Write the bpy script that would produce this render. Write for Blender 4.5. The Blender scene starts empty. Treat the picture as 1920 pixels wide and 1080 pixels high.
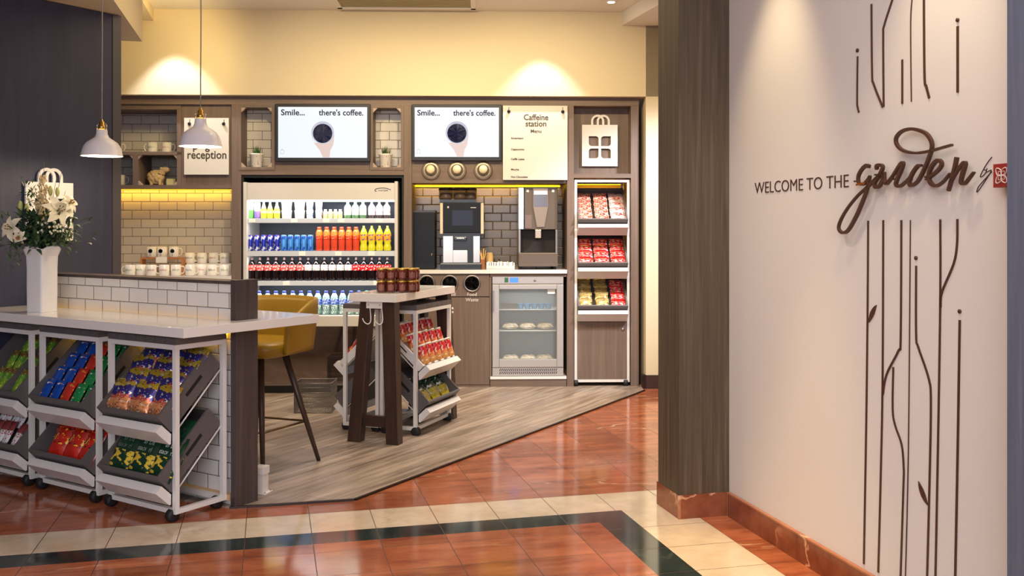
import bpy, bmesh, math, random
from math import sin, cos, pi, radians as R
from mathutils import Vector, Matrix
random.seed(7)
SC = bpy.context.scene
COL = SC.collection
# ------------------------------------------------------------------ camera
FPX, Y0, EYE = 1831.0, 425.0, 1.2
cd = bpy.data.cameras.new('camera'); cam = bpy.data.objects.new('camera', cd); COL.objects.link(cam)
cam.location = (0, 0, EYE); cam.rotation_euler = (pi/2, 0, 0)
cd.sensor_width = 36; cd.lens = FPX/1920*36; cd.shift_y = -(540-Y0)/1920; cd.clip_start = .05; cd.clip_end = 60
SC.camera = cam
# ------------------------------------------------------------------ world, exposure
w = bpy.data.worlds.new('world'); SC.world = w; w.use_nodes = True
w.node_tree.nodes['Background'].inputs[0].default_value = (.62, .66, .85, 1)
w.node_tree.nodes['Background'].inputs[1].default_value = .42
vs = SC.view_settings; vs.view_transform = 'Standard'; vs.look = 'None'; vs.gamma = 1; vs.use_curve_mapping = False
vs.exposure = 0.1
try:
    SC.cycles.use_denoising = True; SC.cycles.max_bounces = 8; SC.cycles.sample_clamp_indirect = 6
except Exception: pass
# ------------------------------------------------------------------ lights
def area(name, loc, size, power, color, rot=(0,0,0), sy=None, spread=None):
    l = bpy.data.lights.new(name, 'AREA'); l.energy = power; l.color = color; l.size = size
    if sy: l.shape = 'RECTANGLE'; l.size_y = sy
    if spread: l.spread = spread
    o = bpy.data.objects.new(name, l); COL.objects.link(o); o.location = loc; o.rotation_euler = rot
    return o
def spot(name, loc, tgt, power, color, ang, blend=.4, r=.03):
    l = bpy.data.lights.new(name, 'SPOT'); l.energy = power; l.color = color; l.spot_size = R(ang); l.spot_blend = blend; l.shadow_soft_size = r
    o = bpy.data.objects.new(name, l); COL.objects.link(o); o.location = loc
    d = Vector(tgt)-Vector(loc); o.rotation_euler = d.to_track_quat('-Z', 'Y').to_euler(); return o
WARM = (1, .80, .46); SOFT = (1, .9, .76); YEL = (1, .56, .06)
# added unseen fill lights over and behind the camera, cooler front of house
area('lobby_fill', (-.6, 1.2, 2.74), 3.0, 60, (1, .93, .92), sy=2.4)
area('lobby_fill_back', (-.4, -3.0, 2.0), 3.5, 150, (.90, .93, 1), (R(68), 0, 0), sy=1.6)
area('ceiling_light_shop', (-.6, 5.6, 2.76), 2.6, 22, WARM, sy=1.2)
# ceiling spotlights aimed at the shop fittings
for x, p in ((-2.3, 58), (-1.3, 64), (-.35, 72), (.45, 62)):
    spot('shop_spotlight', (x, 5.55, 2.74), (x*.95, 7.3, 1.25), p, WARM, 100, .7, .03)
for x in (-2.45, .22):
    spot('wall_downlight', (x, 6.95 + x*.03, 2.76), (x, 7.02, 0), 44, (.96, .92, 1), 76, .4, .02)
spot('cove_light', (-2.05, 6.35, 2.5), (-2.75, 7.2, 2.45), 26, (1, .74, .3), 110, .9, .15)
# downlights over the floor
for (x, y, p) in ((-.6, 5.0, 60), (.6, 5.9, 150), (.75, 6.5, 70), (-1.9, 3.6, 16), (.1, 3.3, 60), (-2.1, 6.6, 26)):
    spot('floor_downlight', (x, y, 2.74), (x, y+.05, 0), p, SOFT, 88, .8, .05)
# spotlights grazing the garden wall
spot('garden_spotlight', (.72, 3.50, 2.6), (.96, 3.70, 1.2), 52, WARM, 50, .9, .03)
spot('garden_spotlight', (.98, 2.62, 2.5), (1.22, 2.80, 1.1), 34, WARM, 54, .9, .03)
spot('garden_floor_light', (.55, 3.2, 2.72), (.72, 3.35, 0), 200, (1, .62, .22), 30, .9, .04)
# ------------------------------------------------------------------ materials
MATS = {}
def srgb(c):
    return tuple(((v/255)/12.92 if v/255 <= .04045 else ((v/255+.055)/1.055)**2.4) for v in c) + (1,)
def mat(name, c, rough=.5, metal=0, emit=0, spec=.5, noise=0, nscale=20, trans=0, coat=0, alpha=1, bump=0, bscale=80):
    if name in MATS: return MATS[name]
    m = bpy.data.materials.new(name); m.use_nodes = True; nt = m.node_tree; b = nt.nodes['Principled BSDF']
    col = srgb(c); b.inputs['Base Color'].default_value = col; b.inputs['Roughness'].default_value = rough
    b.inputs['Metallic'].default_value = metal; b.inputs['Specular IOR Level'].default_value = spec
    b.inputs['Coat Weight'].default_value = coat; b.inputs['Transmission Weight'].default_value = trans
    b.inputs['Alpha'].default_value = alpha
    if emit:
        b.inputs['Emission Color'].default_value = col; b.inputs['Emission Strength'].default_value = emit
    if noise or bump:
        tc = nt.nodes.new('ShaderNodeTexCoord'); n = nt.nodes.new('ShaderNodeTexNoise'); n.inputs['Scale'].default_value = nscale if noise else bscale
        n.inputs['Detail'].default_value = 4
        nt.links.new(tc.outputs['Object'], n.inputs['Vector'])
        if noise:
            mx = nt.nodes.new('ShaderNodeMix'); mx.data_type = 'RGBA'
            mx.inputs[6].default_value = tuple(v*(1-noise) for v in col[:3])+(1,)
            mx.inputs[7].default_value = tuple(min(1, v*(1+noise)) for v in col[:3])+(1,)
            nt.links.new(n.outputs['Fac'], mx.inputs[0]); nt.links.new(mx.outputs[2], b.inputs['Base Color'])
        if bump:
            bp = nt.nodes.new('ShaderNodeBump'); bp.inputs['Strength'].default_value = bump; bp.inputs['Distance'].default_value = .003
            nt.links.new(n.outputs['Fac'], bp.inputs['Height']); nt.links.new(bp.outputs[0], b.inputs['Normal'])
    MATS[name] = m; return m
def ramp_set(rp, stops, interp='LINEAR'):
    rp.color_ramp.interpolation = interp
    e = rp.color_ramp.elements
    while len(e) > 1: e.remove(e[-1])
    e[0].position = stops[0][0]; e[0].color = srgb(stops[0][1])
    for p, c in stops[1:]:
        q = e.new(p); q.color = srgb(c)
def wood(name, c1, c2, axis='Z', scale=1, rough=.55, dens=38):
    m = bpy.data.materials.new(name); m.use_nodes = True; nt = m.node_tree; b = nt.nodes['Principled BSDF']; L = nt.links.new
    tc = nt.nodes.new('ShaderNodeTexCoord'); mp = nt.nodes.new('ShaderNodeMapping')
    s = {'X': (1.6, dens, dens), 'Y': (dens, 1.6, dens), 'Z': (dens, dens, 1.6)}[axis]
    mp.inputs['Scale'].default_value = tuple(v*scale for v in s)
    n = nt.nodes.new('ShaderNodeTexNoise'); n.inputs['Scale'].default_value = 1; n.inputs['Detail'].default_value = 6; n.inputs['Roughness'].default_value = .65
    n.inputs['Distortion'].default_value = .6
    rp = nt.nodes.new('ShaderNodeValToRGB'); ramp_set(rp, [(.3, c1), (.55, tuple((a+b_)/2 for a, b_ in zip(c1, c2))), (.72, c2)])
    L(tc.outputs['Object'], mp.inputs[0]); L(mp.outputs[0], n.inputs['Vector']); L(n.outputs['Fac'], rp.inputs[0]); L(rp.outputs[0], b.inputs['Base Color'])
    bp = nt.nodes.new('ShaderNodeBump'); bp.inputs['Strength'].default_value = .12; bp.inputs['Distance'].default_value = .002
    L(n.outputs['Fac'], bp.inputs['Height']); L(bp.outputs[0], b.inputs['Normal'])
    b.inputs['Roughness'].default_value = rough; MATS[name] = m; return m
def tiles(name, c, mortar, bw, rh, rough=.22, ph=(0, 0), off=.5, plane='XZ', ms=.0016, var=.06):
    m = bpy.data.materials.new(name); m.use_nodes = True; nt = m.node_tree; b = nt.nodes['Principled BSDF']; L = nt.links.new
    tc = nt.nodes.new('ShaderNodeTexCoord'); sp = nt.nodes.new('ShaderNodeSeparateXYZ'); cb = nt.nodes.new('ShaderNodeCombineXYZ')
    L(tc.outputs['Object'], sp.inputs[0]); L(sp.outputs[0 if plane[0] == 'X' else 1], cb.inputs[0]); L(sp.outputs[2], cb.inputs[1])
    mp = nt.nodes.new('ShaderNodeMapping'); mp.inputs['Location'].default_value = (ph[0], ph[1], 0); L(cb.outputs[0], mp.inputs[0])
    def brick(mw, sm):
        k = nt.nodes.new('ShaderNodeTexBrick'); k.offset = off; k.inputs['Scale'].default_value = 1; k.inputs['Mortar Size'].default_value = mw
        k.inputs['Mortar Smooth'].default_value = sm; k.inputs['Brick Width'].default_value = bw; k.inputs['Row Height'].default_value = rh
        L(mp.outputs[0], k.inputs['Vector']); return k
    k = brick(ms, .1)
    cc = srgb(c); k.inputs['Color1'].default_value = cc; k.inputs['Color2'].default_value = tuple(v*(1-var) for v in cc[:3])+(1,)
    k.inputs['Mortar'].default_value = srgb(mortar)
    L(k.outputs['Color'], b.inputs['Base Color'])
    k2 = brick(.006, 1.0)
    inv = nt.nodes.new('ShaderNodeMath'); inv.operation = 'SUBTRACT'; inv.inputs[0].default_value = 1; L(k2.outputs['Fac'], inv.inputs[1])
    bp = nt.nodes.new('ShaderNodeBump'); bp.inputs['Strength'].default_value = .7; bp.inputs['Distance'].default_value = .003
    L(inv.outputs[0], bp.inputs['Height']); L(bp.outputs[0], b.inputs['Normal'])
    b.inputs['Roughness'].default_value = rough; MATS[name] = m; return m
def pack(name, stops, amp=.12, spots=None, sc=30, rough=.3, axis=1, thr=.62, metal=.0, interp='CONSTANT', band=None):
    m = bpy.data.materials.new(name); m.use_nodes = True; nt = m.node_tree; b = nt.nodes['Principled BSDF']; L = nt.links.new
    tc = nt.nodes.new('ShaderNodeTexCoord'); sp = nt.nodes.new('ShaderNodeSeparateXYZ'); L(tc.outputs['Generated'], sp.inputs[0])
    n = nt.nodes.new('ShaderNodeTexNoise'); n.inputs['Scale'].default_value = 5; L(tc.outputs['Generated'], n.inputs['Vector'])
    ma = nt.nodes.new('ShaderNodeMath'); ma.operation = 'MULTIPLY_ADD'; L(n.outputs['Fac'], ma.inputs[0]); ma.inputs[1].default_value = amp*2; L(sp.outputs[axis], ma.inputs[2])
    mb = nt.nodes.new('ShaderNodeMath'); mb.operation = 'SUBTRACT'; L(ma.outputs[0], mb.inputs[0]); mb.inputs[1].default_value = amp
    rp = nt.nodes.new('ShaderNodeValToRGB'); ramp_set(rp, stops, interp); L(mb.outputs[0], rp.inputs[0]); out = rp.outputs[0]
    if spots:
        for i, (c, th) in enumerate(spots if isinstance(spots, list) else [(spots, thr)]):
            n2 = nt.nodes.new('ShaderNodeTexNoise'); n2.inputs['Scale'].default_value = sc*(1+.3*i); n2.inputs['Detail'].default_value = 2
            mpp = nt.nodes.new('ShaderNodeMapping'); mpp.inputs['Location'].default_value = (i*3.1, 0, 0); mpp.inputs['Scale'].default_value = (.5, 1, .3) if axis == 1 else (1, .3, 1)
            L(tc.outputs['Generated'], mpp.inputs[0]); L(mpp.outputs[0], n2.inputs['Vector'])
            g = nt.nodes.new('ShaderNodeMath'); g.operation = 'GREATER_THAN'; g.inputs[1].default_value = th; L(n2.outputs['Fac'], g.inputs[0]); fac = g.outputs[0]
            if band:
                g1 = nt.nodes.new('ShaderNodeMath'); g1.operation = 'GREATER_THAN'; L(sp.outputs[axis], g1.inputs[0]); g1.inputs[1].default_value = band[0]
                g2 = nt.nodes.new('ShaderNodeMath'); g2.operation = 'LESS_THAN'; L(sp.outputs[axis], g2.inputs[0]); g2.inputs[1].default_value = band[1]
                m1 = nt.nodes.new('ShaderNodeMath'); m1.operation = 'MULTIPLY'; L(g1.outputs[0], m1.inputs[0]); L(g2.outputs[0], m1.inputs[1])
                m2 = nt.nodes.new('ShaderNodeMath'); m2.operation = 'MULTIPLY'; L(m1.outputs[0], m2.inputs[0]); L(fac, m2.inputs[1]); fac = m2.outputs[0]
            mx = nt.nodes.new('ShaderNodeMix'); mx.data_type = 'RGBA'; L(fac, mx.inputs[0]); L(out, mx.inputs[6]); mx.inputs[7].default_value = srgb(c); out = mx.outputs[2]
    L(out, b.inputs['Base Color']); b.inputs['Roughness'].default_value = rough; b.inputs['Metallic'].default_value = metal
    MATS[name] = m; return m
def marble(name, c1, c2, vein, vs_=.5, rough=.12):
    """plain marble colours for stone bases"""
    m = bpy.data.materials.new(name); m.use_nodes = True; nt = m.node_tree; b = nt.nodes['Principled BSDF']; L = nt.links.new
    tc = nt.nodes.new('ShaderNodeTexCoord')
    L2 = marble_nodes(nt, tc.outputs['Object'], c1, c2, vein, vs_)
    L(L2, b.inputs['Base Color']); b.inputs['Roughness'].default_value = rough; MATS[name] = m; return m
def marble_nodes(nt, vec, c1, c2, vein, vs_=.5, stretch=(1, 1, 1), off=0):
    L = nt.links.new
    mp = nt.nodes.new('ShaderNodeMapping'); mp.inputs['Scale'].default_value = stretch; mp.inputs['Location'].default_value = (off, off*2, 0); L(vec, mp.inputs[0])
    n = nt.nodes.new('ShaderNodeTexNoise'); n.inputs['Scale'].default_value = 7; n.inputs['Detail'].default_value = 8; n.inputs['Roughness'].default_value = .65; L(mp.outputs[0], n.inputs['Vector'])
    rp = nt.nodes.new('ShaderNodeValToRGB'); ramp_set(rp, [(.3, c1), (.7, c2)]); L(n.outputs['Fac'], rp.inputs[0])
    v = nt.nodes.new('ShaderNodeTexVoronoi'); v.feature = 'DISTANCE_TO_EDGE'; v.inputs['Scale'].default_value = 3.1
    n3 = nt.nodes.new('ShaderNodeTexNoise'); n3.inputs['Scale'].default_value = 4; n3.inputs['Detail'].default_value = 5; L(mp.outputs[0], n3.inputs['Vector'])
    mx0 = nt.nodes.new('ShaderNodeMix'); mx0.data_type = 'VECTOR'; mx0.inputs[0].default_value = .35; L(mp.outputs[0], mx0.inputs[4]); L(n3.outputs['Color'], mx0.inputs[5])
    L(mx0.outputs[1], v.inputs['Vector'])
    r2 = nt.nodes.new('ShaderNodeValToRGB'); r2.color_ramp.elements[0].position = 0; r2.color_ramp.elements[0].color = (vs_, vs_, vs_, 1); r2.color_ramp.elements[1].position = .022; r2.color_ramp.elements[1].color = (0, 0, 0, 1)
    L(v.outputs['Distance'], r2.inputs[0])
    n4 = nt.nodes.new('ShaderNodeTexNoise'); n4.inputs['Scale'].default_value = 2.2; L(mp.outputs[0], n4.inputs['Vector'])
    gt = nt.nodes.new('ShaderNodeMapRange'); gt.inputs[1].default_value = .52; gt.inputs[2].default_value = .62; L(n4.outputs['Fac'], gt.inputs[0])
    mm = nt.nodes.new('ShaderNodeMath'); mm.operation = 'MULTIPLY'; L(r2.outputs[0], mm.inputs[0]); L(gt.outputs[0], mm.inputs[1])
    mx = nt.nodes.new('ShaderNodeMix'); mx.data_type = 'RGBA'; L(mm.outputs[0], mx.inputs[0]); L(rp.outputs[0], mx.inputs[6]); mx.inputs[7].default_value = srgb(vein)
    return mx.outputs[2]
# ------------------------------------------------------------------ frames and pixels
class Fr:
    def __init__(s, ox, oy, yaw, oz=0):
        s.o = Vector((ox, oy, oz)); s.yaw = yaw; s.M = Matrix.Translation(s.o) @ Matrix.Rotation(yaw, 4, 'Z')
    def w(s, x, y, z=0): return s.M @ Vector((x, y, z))
    def px(s, px, py, d=0, axis=1):
        """point of this frame's plane y=d (or x=d) seen at a pixel of the photograph"""
        D = s.M.to_3x3().inverted() @ Vector(((px-960)/FPX, 1, (Y0-py)/FPX)); O = s.M.inverted() @ Vector((0, 0, EYE))
        t = (d-O[axis])/D[axis]; return O + t*D
ID = Fr(0, 0, 0)
WF = Fr(0, 7.283, .03)              # shop wall, y = into the wall
IF = Fr(-1.361, 3.95, -.575)        # reception island, origin at the right cart's front corner
TF = Fr(-.6346, 5.33, -.345)        # small high table
FF = Fr(.451, 4.130, .242)          # marble floor grid
GF = Fr(.892, 4.046, -(pi/2-.242))  # garden wall, x towards the camera, y into the wall
def fl(px, py, z=0):
    Y = (EYE-z)*FPX/(py-Y0); return Vector(((px-960)/FPX*Y, Y, z))
# ------------------------------------------------------------------ mesh builder
class MB:
    def __init__(s): s.v = []; s.f = []; s.m = []; s.sm = []
    def add(s, vs_, fs, m=0, smooth=False, T=None):
        b = len(s.v)
        s.v += [tuple(T @ Vector(p)) if T is not None else tuple(p) for p in vs_]
        for f in fs: s.f.append(tuple(b+i for i in f)); s.m.append(m); s.sm.append(smooth)
        return s
    def box(s, x0, x1, y0, y1, z0, z1, m=0, T=None):
        v = [(x0, y0, z0), (x1, y0, z0), (x1, y1, z0), (x0, y1, z0), (x0, y0, z1), (x1, y0, z1), (x1, y1, z1), (x0, y1, z1)]
        return s.add(v, [(3, 2, 1, 0), (4, 5, 6, 7), (0, 1, 5, 4), (1, 2, 6, 5), (2, 3, 7, 6), (3, 0, 4, 7)], m, T=T)
    def prism(s, poly, a, b, axis='x', m=0, T=None):
        """poly extruded along axis from a to b; poly coords are the other two axes in order"""
        n = len(poly)
        def P(t, q):
            return {'x': (t, q[0], q[1]), 'y': (q[0], t, q[1]), 'z': (q[0], q[1], t)}[axis]
        v = [P(a, q) for q in poly]+[P(b, q) for q in poly]
        f = [tuple(range(n))[::-1], tuple(range(n, 2*n))]+[(i, (i+1) % n, n+(i+1) % n, n+i) for i in range(n)]
        return s.add(v, f, m, T=T)
    def lathe(s, prof, c=(0, 0, 0), n=16, m=0, T=None, ms=None, smooth=True, sx=1, sy=1):
        v = []; f = []; k = len(prof); mm = []
        for r, z in prof:
            for j in range(n):
                a = 2*pi*j/n; v.append((c[0]+r*cos(a)*sx, c[1]+r*sin(a)*sy, c[2]+z))
        for i in range(k-1):
            for j in range(n): f.append((i*n+j, i*n+(j+1) % n, (i+1)*n+(j+1) % n, (i+1)*n+j)); mm.append(ms[i] if ms else m)
        f.append(tuple(range(n))[::-1]); mm.append(ms[0] if ms else m); f.append(tuple((k-1)*n+j for j in range(n))); mm.append(ms[-1] if ms else m)
        b = len(s.v); s.v += [tuple(T @ Vector(p)) if T is not None else p for p in v]
        for q, q2 in zip(f, mm): s.f.append(tuple(b+i for i in q)); s.m.append(q2); s.sm.append(smooth)
        return s
    def cyl(s, p, q, r, r2=None, n=12, m=0, T=None):
        return s.tube([p, q], [r, r if r2 is None else r2], n, m, T)
    def tube(s, pts, r, n=8, m=0, T=None, closed=False, flat=1):
        P = [Vector(p) for p in pts]; K = len(P); rr = r if isinstance(r, (list, tuple)) else [r]*K
        v = []; f = []; up = None
        for i in range(K):
            a = P[(i+1) % K] if (closed or i < K-1) else P[i]; b = P[i-1] if (closed or i > 0) else P[i]
            t = (a-b).normalized()
            if up is None: up = Vector((0, 0, 1)) if abs(t.z) < .9 else Vector((0, 1, 0))
            sd = t.cross(up).normalized(); u2 = sd.cross(t).normalized(); up = u2
            for j in range(n):
                an = 2*pi*j/n+pi/n; v.append(tuple(P[i]+sd*cos(an)*rr[i]+u2*sin(an)*rr[i]*flat))
        for i in range(K if closed else K-1):
            i2 = (i+1) % K
            for j in range(n): f.append((i*n+j, i*n+(j+1) % n, i2*n+(j+1) % n, i2*n+j))
        if not closed: f.append(tuple(range(n))[::-1]); f.append(tuple((K-1)*n+j for j in range(n)))
        return s.add(v, f, m, n > 5, T)
    def ball(s, c, rx, ry=None, rz=None, n=10, m=0, T=None):
        ry = rx if ry is None else ry; rz = rx if rz is None else rz; h = max(4, n//2)
        prof = [(max(1e-4, sin(pi*i/h)), -cos(pi*i/h)) for i in range(h+1)]
        v = []; f = []
        for r, z in prof:
            for j in range(n): a = 2*pi*j/n; v.append((c[0]+rx*r*cos(a), c[1]+ry*r*sin(a), c[2]+rz*z))
        for i in range(h):
            for j in range(n): f.append((i*n+j, i*n+(j+1) % n, (i+1)*n+(j+1) % n, (i+1)*n+j))
        return s.add(v, f, m, True, T)
    def ribbon(s, pts, wd, y0, y1, m=0, T=None):
        """stroke in the x,z plane with width, from depth y0 to y1"""
        P = [Vector((p[0], 0, p[1])) for p in pts]; K = len(P); W = wd if isinstance(wd, (list, tuple)) else [wd]*K; v = []; f = []
        for i in range(K):
            t = (P[min(i+1, K-1)]-P[max(i-1, 0)]).normalized(); nrm = Vector((-t.z, 0, t.x))*W[i]/2
            a, b = P[i]+nrm, P[i]-nrm
            v += [(a.x, y0, a.z), (b.x, y0, b.z), (b.x, y1, b.z), (a.x, y1, a.z)]
        for i in range(K-1):
            for j in range(4): f.append((i*4+j, i*4+(j+1) % 4, (i+1)*4+(j+1) % 4, (i+1)*4+j))
        f += [(3, 2, 1, 0), tuple((K-1)*4+j for j in range(4))]
        return s.add(v, f, m, T=T)
    def text(s, t, size, x, y, z, m=0, al='CENTER', ext=.001, squeeze=1, width=None, T=None, shear=0, off=0):
        c = bpy.data.curves.new('t', 'FONT'); c.body = t; c.size = size; c.align_x = al; c.extrude = ext; c.resolution_u = 3; c.shear = shear; c.offset = off
        o = bpy.data.objects.new('t', c); COL.objects.link(o); dg = bpy.context.evaluated_depsgraph_get(); dg.update()
        me = bpy.data.meshes.new_from_object(o.evaluated_get(dg)); xs = [q.co.x for q in me.vertices] or [0, 1]
        if width: squeeze = width/(max(xs)-min(xs))
        vv = [(x+q.co.x*squeeze, y-q.co.z, z+q.co.y) for q in me.vertices]
        s.add(vv, [tuple(p.vertices) for p in me.polygons], m, T=T)
        bpy.data.objects.remove(o); bpy.data.curves.remove(c); bpy.data.meshes.remove(me); return s
    def build(s, name, mats, parent=None, org=(0, 0, 0), bevel=0, seg=2, kind=None, fix=True, label=None):
        me = bpy.data.meshes.new(name); o3 = Vector(org)
        me.from_pydata([tuple(Vector(p)-o3) for p in s.v], [], s.f)
        for mm in (mats if isinstance(mats, (list, tuple)) else [mats]): me.materials.append(mm)
        me.polygons.foreach_set('material_index', s.m); me.polygons.foreach_set('use_smooth', s.sm)
        if fix:
            bm = bmesh.new(); bm.from_mesh(me); bmesh.ops.recalc_face_normals(bm, faces=bm.faces); bm.to_mesh(me); bm.free()
        o = bpy.data.objects.new(name, me); COL.objects.link(o)
        if parent: o.parent = parent
        if bevel:
            b = o.modifiers.new('b', 'BEVEL'); b.width = bevel; b.segments = seg; b.limit_method = 'ANGLE'; b.angle_limit = R(40); b.harden_normals = False
        if kind: o['kind'] = kind
        if label: o['label'] = label
        return o
def tag(o, label, cat, group=None):
    o['label'] = label; o['category'] = cat
    if group: o['group'] = group
    return o
def thing(name, fr, org, label, cat, group=None, rz=0):
    o = bpy.data.objects.new(name, None); o.empty_display_size = .05; COL.objects.link(o)
    o.matrix_world = fr.M @ Matrix.Translation(Vector(org)) @ Matrix.Rotation(rz, 4, 'Z')
    return tag(o, label, cat, group)
def one(name, mb, mats, fr, org, label, cat, group=None, bevel=0, T=None):
    """a thing that is a single mesh: mb is in frame coordinates"""
    o = mb.build(name, mats, None, org, bevel); o.matrix_world = fr.M @ Matrix.Translation(Vector(org))
    if T is not None: o.matrix_world = T
    return tag(o, label, cat, group)
def struct(name, mb, mats, fr=ID, bevel=0, org=(0, 0, 0)):
    o = mb.build(name, mats, None, org, bevel, kind='structure'); o.matrix_world = fr.M @ Matrix.Translation(Vector(org)); return o
def kids(o): return [c for c in bpy.data.objects if c.parent == o]
PROTO_USED = {}
def place(proto, M, label, cat, group):
    """first use moves the prototype itself, later uses copy it and its parts"""
    if proto.name not in PROTO_USED:
        PROTO_USED[proto.name] = [(k, kids(k)) for k in kids(proto)]; r = proto
    else:
        r = proto.copy(); COL.objects.link(r)
        for k, gk in PROTO_USED[proto.name]:
            c = k.copy(); COL.objects.link(c); c.parent = r
            for g in gk:
                d = g.copy(); COL.objects.link(d); d.parent = c
    r.matrix_world = M; return tag(r, label, cat, group)
def empty(name):
    o = bpy.data.objects.new(name, None); o.empty_display_size = .02; COL.objects.link(o); return o
ORD = ['first', 'second', 'third', 'fourth', 'fifth', 'sixth', 'seventh', 'eighth', 'ninth', 'tenth', 'eleventh', 'twelfth', 'thirteenth', 'fourteenth', 'fifteenth', 'sixteenth']
def nth(i, n):
    if n == 1: return 'only'
    if i == 0: return 'leftmost'
    if i == n-1: return 'rightmost'
    return ORD[i]
def spline(pts, sub=6):
    out = []; n = len(pts)
    for i in range(n-1):
        p0 = pts[max(i-1, 0)]; p1 = pts[i]; p2 = pts[i+1]; p3 = pts[min(i+2, n-1)]
        for k in range(sub):
            t = k/sub
            out.append(tuple(.5*((2*p1[j])+(-p0[j]+p2[j])*t+(2*p0[j]-5*p1[j]+4*p2[j]-p3[j])*t*t+(-p0[j]+3*p1[j]-3*p2[j]+p3[j])*t**3) for j in range(len(p1))))
    out.append(tuple(pts[-1])); return out
# shared materials
white = mat('white_paint', (226, 220, 216), .35)
metal_white = mat('white_metal', (224, 219, 216), .3)
solid_white = mat('white_solid_surface', (232, 226, 220), .12, coat=.3)
black = mat('black_plastic', (18, 18, 22), .3)
rubber = mat('black_rubber', (22, 22, 24), .6)
chrome = mat('chrome', (200, 198, 195), .15, 1)
steel = mat('brushed_steel', (150, 142, 135), .35, 1)
brass = mat('brass', (205, 170, 95), .25, 1)
cabw = wood('cabinet_wood', (102, 84, 73), (128, 107, 95), 'Z', dens=60)
cabwx = wood('cabinet_wood_horizontal', (102, 84, 73), (128, 107, 95), 'X', dens=60)
darkw = wood('dark_panel_wood', (62, 52, 52), (86, 74, 72), 'Z', rough=.45)
walnut = wood('walnut_leg', (46, 30, 24), (72, 48, 37), 'Z', rough=.4)
colw = wood('column_wood', (66, 53, 40), (108, 91, 71), 'Z', dens=60)
wallw = wood('wall_panel_wood', (44, 46, 66), (56, 57, 78), 'Z', rough=.6, dens=25)
tray_m = mat('dark_tray', (92, 86, 86), .5, noise=.08, nscale=60)
plaster = mat('cream_plaster', (216, 200, 168), .8)
ceil_m = mat('ceiling_white', (232, 226, 216), .8)
gold_led = mat('yellow_led', (255, 196, 20), .5, emit=5)
# ================================================================== SETTING
def X(px, d=0): return WF.px(px, 400, d).x
def Z(py, d=0, px=700): return WF.px(px, py, d).z
CEIL = 2.79
# marble floor, laid on the grid of the hall
m = bpy.data.materials.new('marble_floor'); m.use_nodes = True; nt = m.node_tree; bs = nt.nodes['Principled BSDF']; L = nt.links.new
tc = nt.nodes.new('ShaderNodeTexCoord'); OC = tc.outputs['Object']; sp = nt.nodes.new('ShaderNodeSeparateXYZ'); L(OC, sp.inputs[0]); FX, FY = sp.outputs[0], sp.outputs[1]
def mth(op, a, b=None):
    n = nt.nodes.new('ShaderNodeMath'); n.operation = op
    for i, v in enumerate((a, b)):
        if v is None: continue
        if isinstance(v, (int, float)): n.inputs[i].default_value = v
        else: L(v, n.inputs[i])
    return n.outputs[0]
def mixc(f, a, b):
    n = nt.nodes.new('ShaderNodeMix'); n.data_type = 'RGBA'; L(f, n.inputs[0])
    for i, v in ((6, a), (7, b)):
        if isinstance(v, tuple): n.inputs[i].default_value = v
        else: L(v, n.inputs[i])
    return n.outputs[2]
red = marble_nodes(nt, OC, (136, 66, 40), (198, 120, 82), (236, 200, 166), .9, (.45, 1.6, 1))
cream = marble_nodes(nt, OC, (198, 178, 152), (222, 204, 180), (176, 146, 112), .5, (1, 1, 1), 5)
dark = marble_nodes(nt, OC, (18, 30, 32), (48, 62, 60), (110, 120, 110), .35, (1, 1, 1), 9)
# random tone per red tile
cell = nt.nodes.new('ShaderNodeCombineXYZ')
L(mth('FLOOR', mth('DIVIDE', mth('ADD', FX, .013), .252)), cell.inputs[0]); L(mth('FLOOR', mth('DIVIDE', mth('SUBTRACT', FY, .262), .252)), cell.inputs[1])
wn = nt.nodes.new('ShaderNodeTexWhiteNoise'); L(cell.outputs[0], wn.inputs[0])
hv = nt.nodes.new('ShaderNodeHueSaturation'); L(mth('ADD', mth('MULTIPLY', wn.outputs[0], .34), .70), hv.inputs['Value']); L(red, hv.inputs['Color']); red = hv.outputs[0]
def less(a, v): return mth('LESS_THAN', a, v)
def more(a, v): return mth('GREATER_THAN', a, v)
outer_x, outer_y = .012, 0.0
in_cream = mth('MULTIPLY', less(FX, .29), less(FY, .262))
in_dark = mth('MULTIPLY', less(FX, outer_x), less(FY, outer_y))
in_field = mth('MULTIPLY', less(FX, -.134), less(FY, -.140))
c = mixc(in_cream, red, cream); c = mixc(in_dark, c, dark); c = mixc(in_field, c, red)
jx = less(mth('ABSOLUTE', mth('SUBTRACT', mth('FRACT', mth('DIVIDE', mth('ADD', FX, .013+.126), .252)), .5)), .006)
jy = less(mth('ABSOLUTE', mth('SUBTRACT', mth('FRACT', mth('DIVIDE', mth('SUBTRACT', FY, .262-.126), .252)), .5)), .006)
# lines along the cream/dark borders have no cross joints inside narrow strips
iny = mth('ADD', more(FY, .262), mth('ADD', in_field, mth('MULTIPLY', less(FY, 0), more(FX, -.134)))); iny = mth('MINIMUM', iny, 1.0)
inx = mth('MINIMUM', mth('ADD', more(FY, 0.0), mth('ADD', in_field, mth('MULTIPLY', less(FX, 0), more(FY, -.140)))), 1.0)
border = mth('MAXIMUM', mth('MULTIPLY', less(FX, .29), less(mth('ABSOLUTE', mth('SUBTRACT', FY, .262)), .0012)), mth('MULTIPLY', less(FY, .262), less(mth('ABSOLUTE', mth('SUBTRACT', FX, .29)), .0012)))
j = mth('MAXIMUM', mth('MAXIMUM', mth('MULTIPLY', jx, inx), mth('MULTIPLY', jy, iny)), border)
c = mixc(j, c, srgb((70, 42, 30)))
L(c, bs.inputs['Base Color'])
nz = nt.nodes.new('ShaderNodeTexNoise'); nz.inputs['Scale'].default_value = 3; L(OC, nz.inputs['Vector'])
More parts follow.
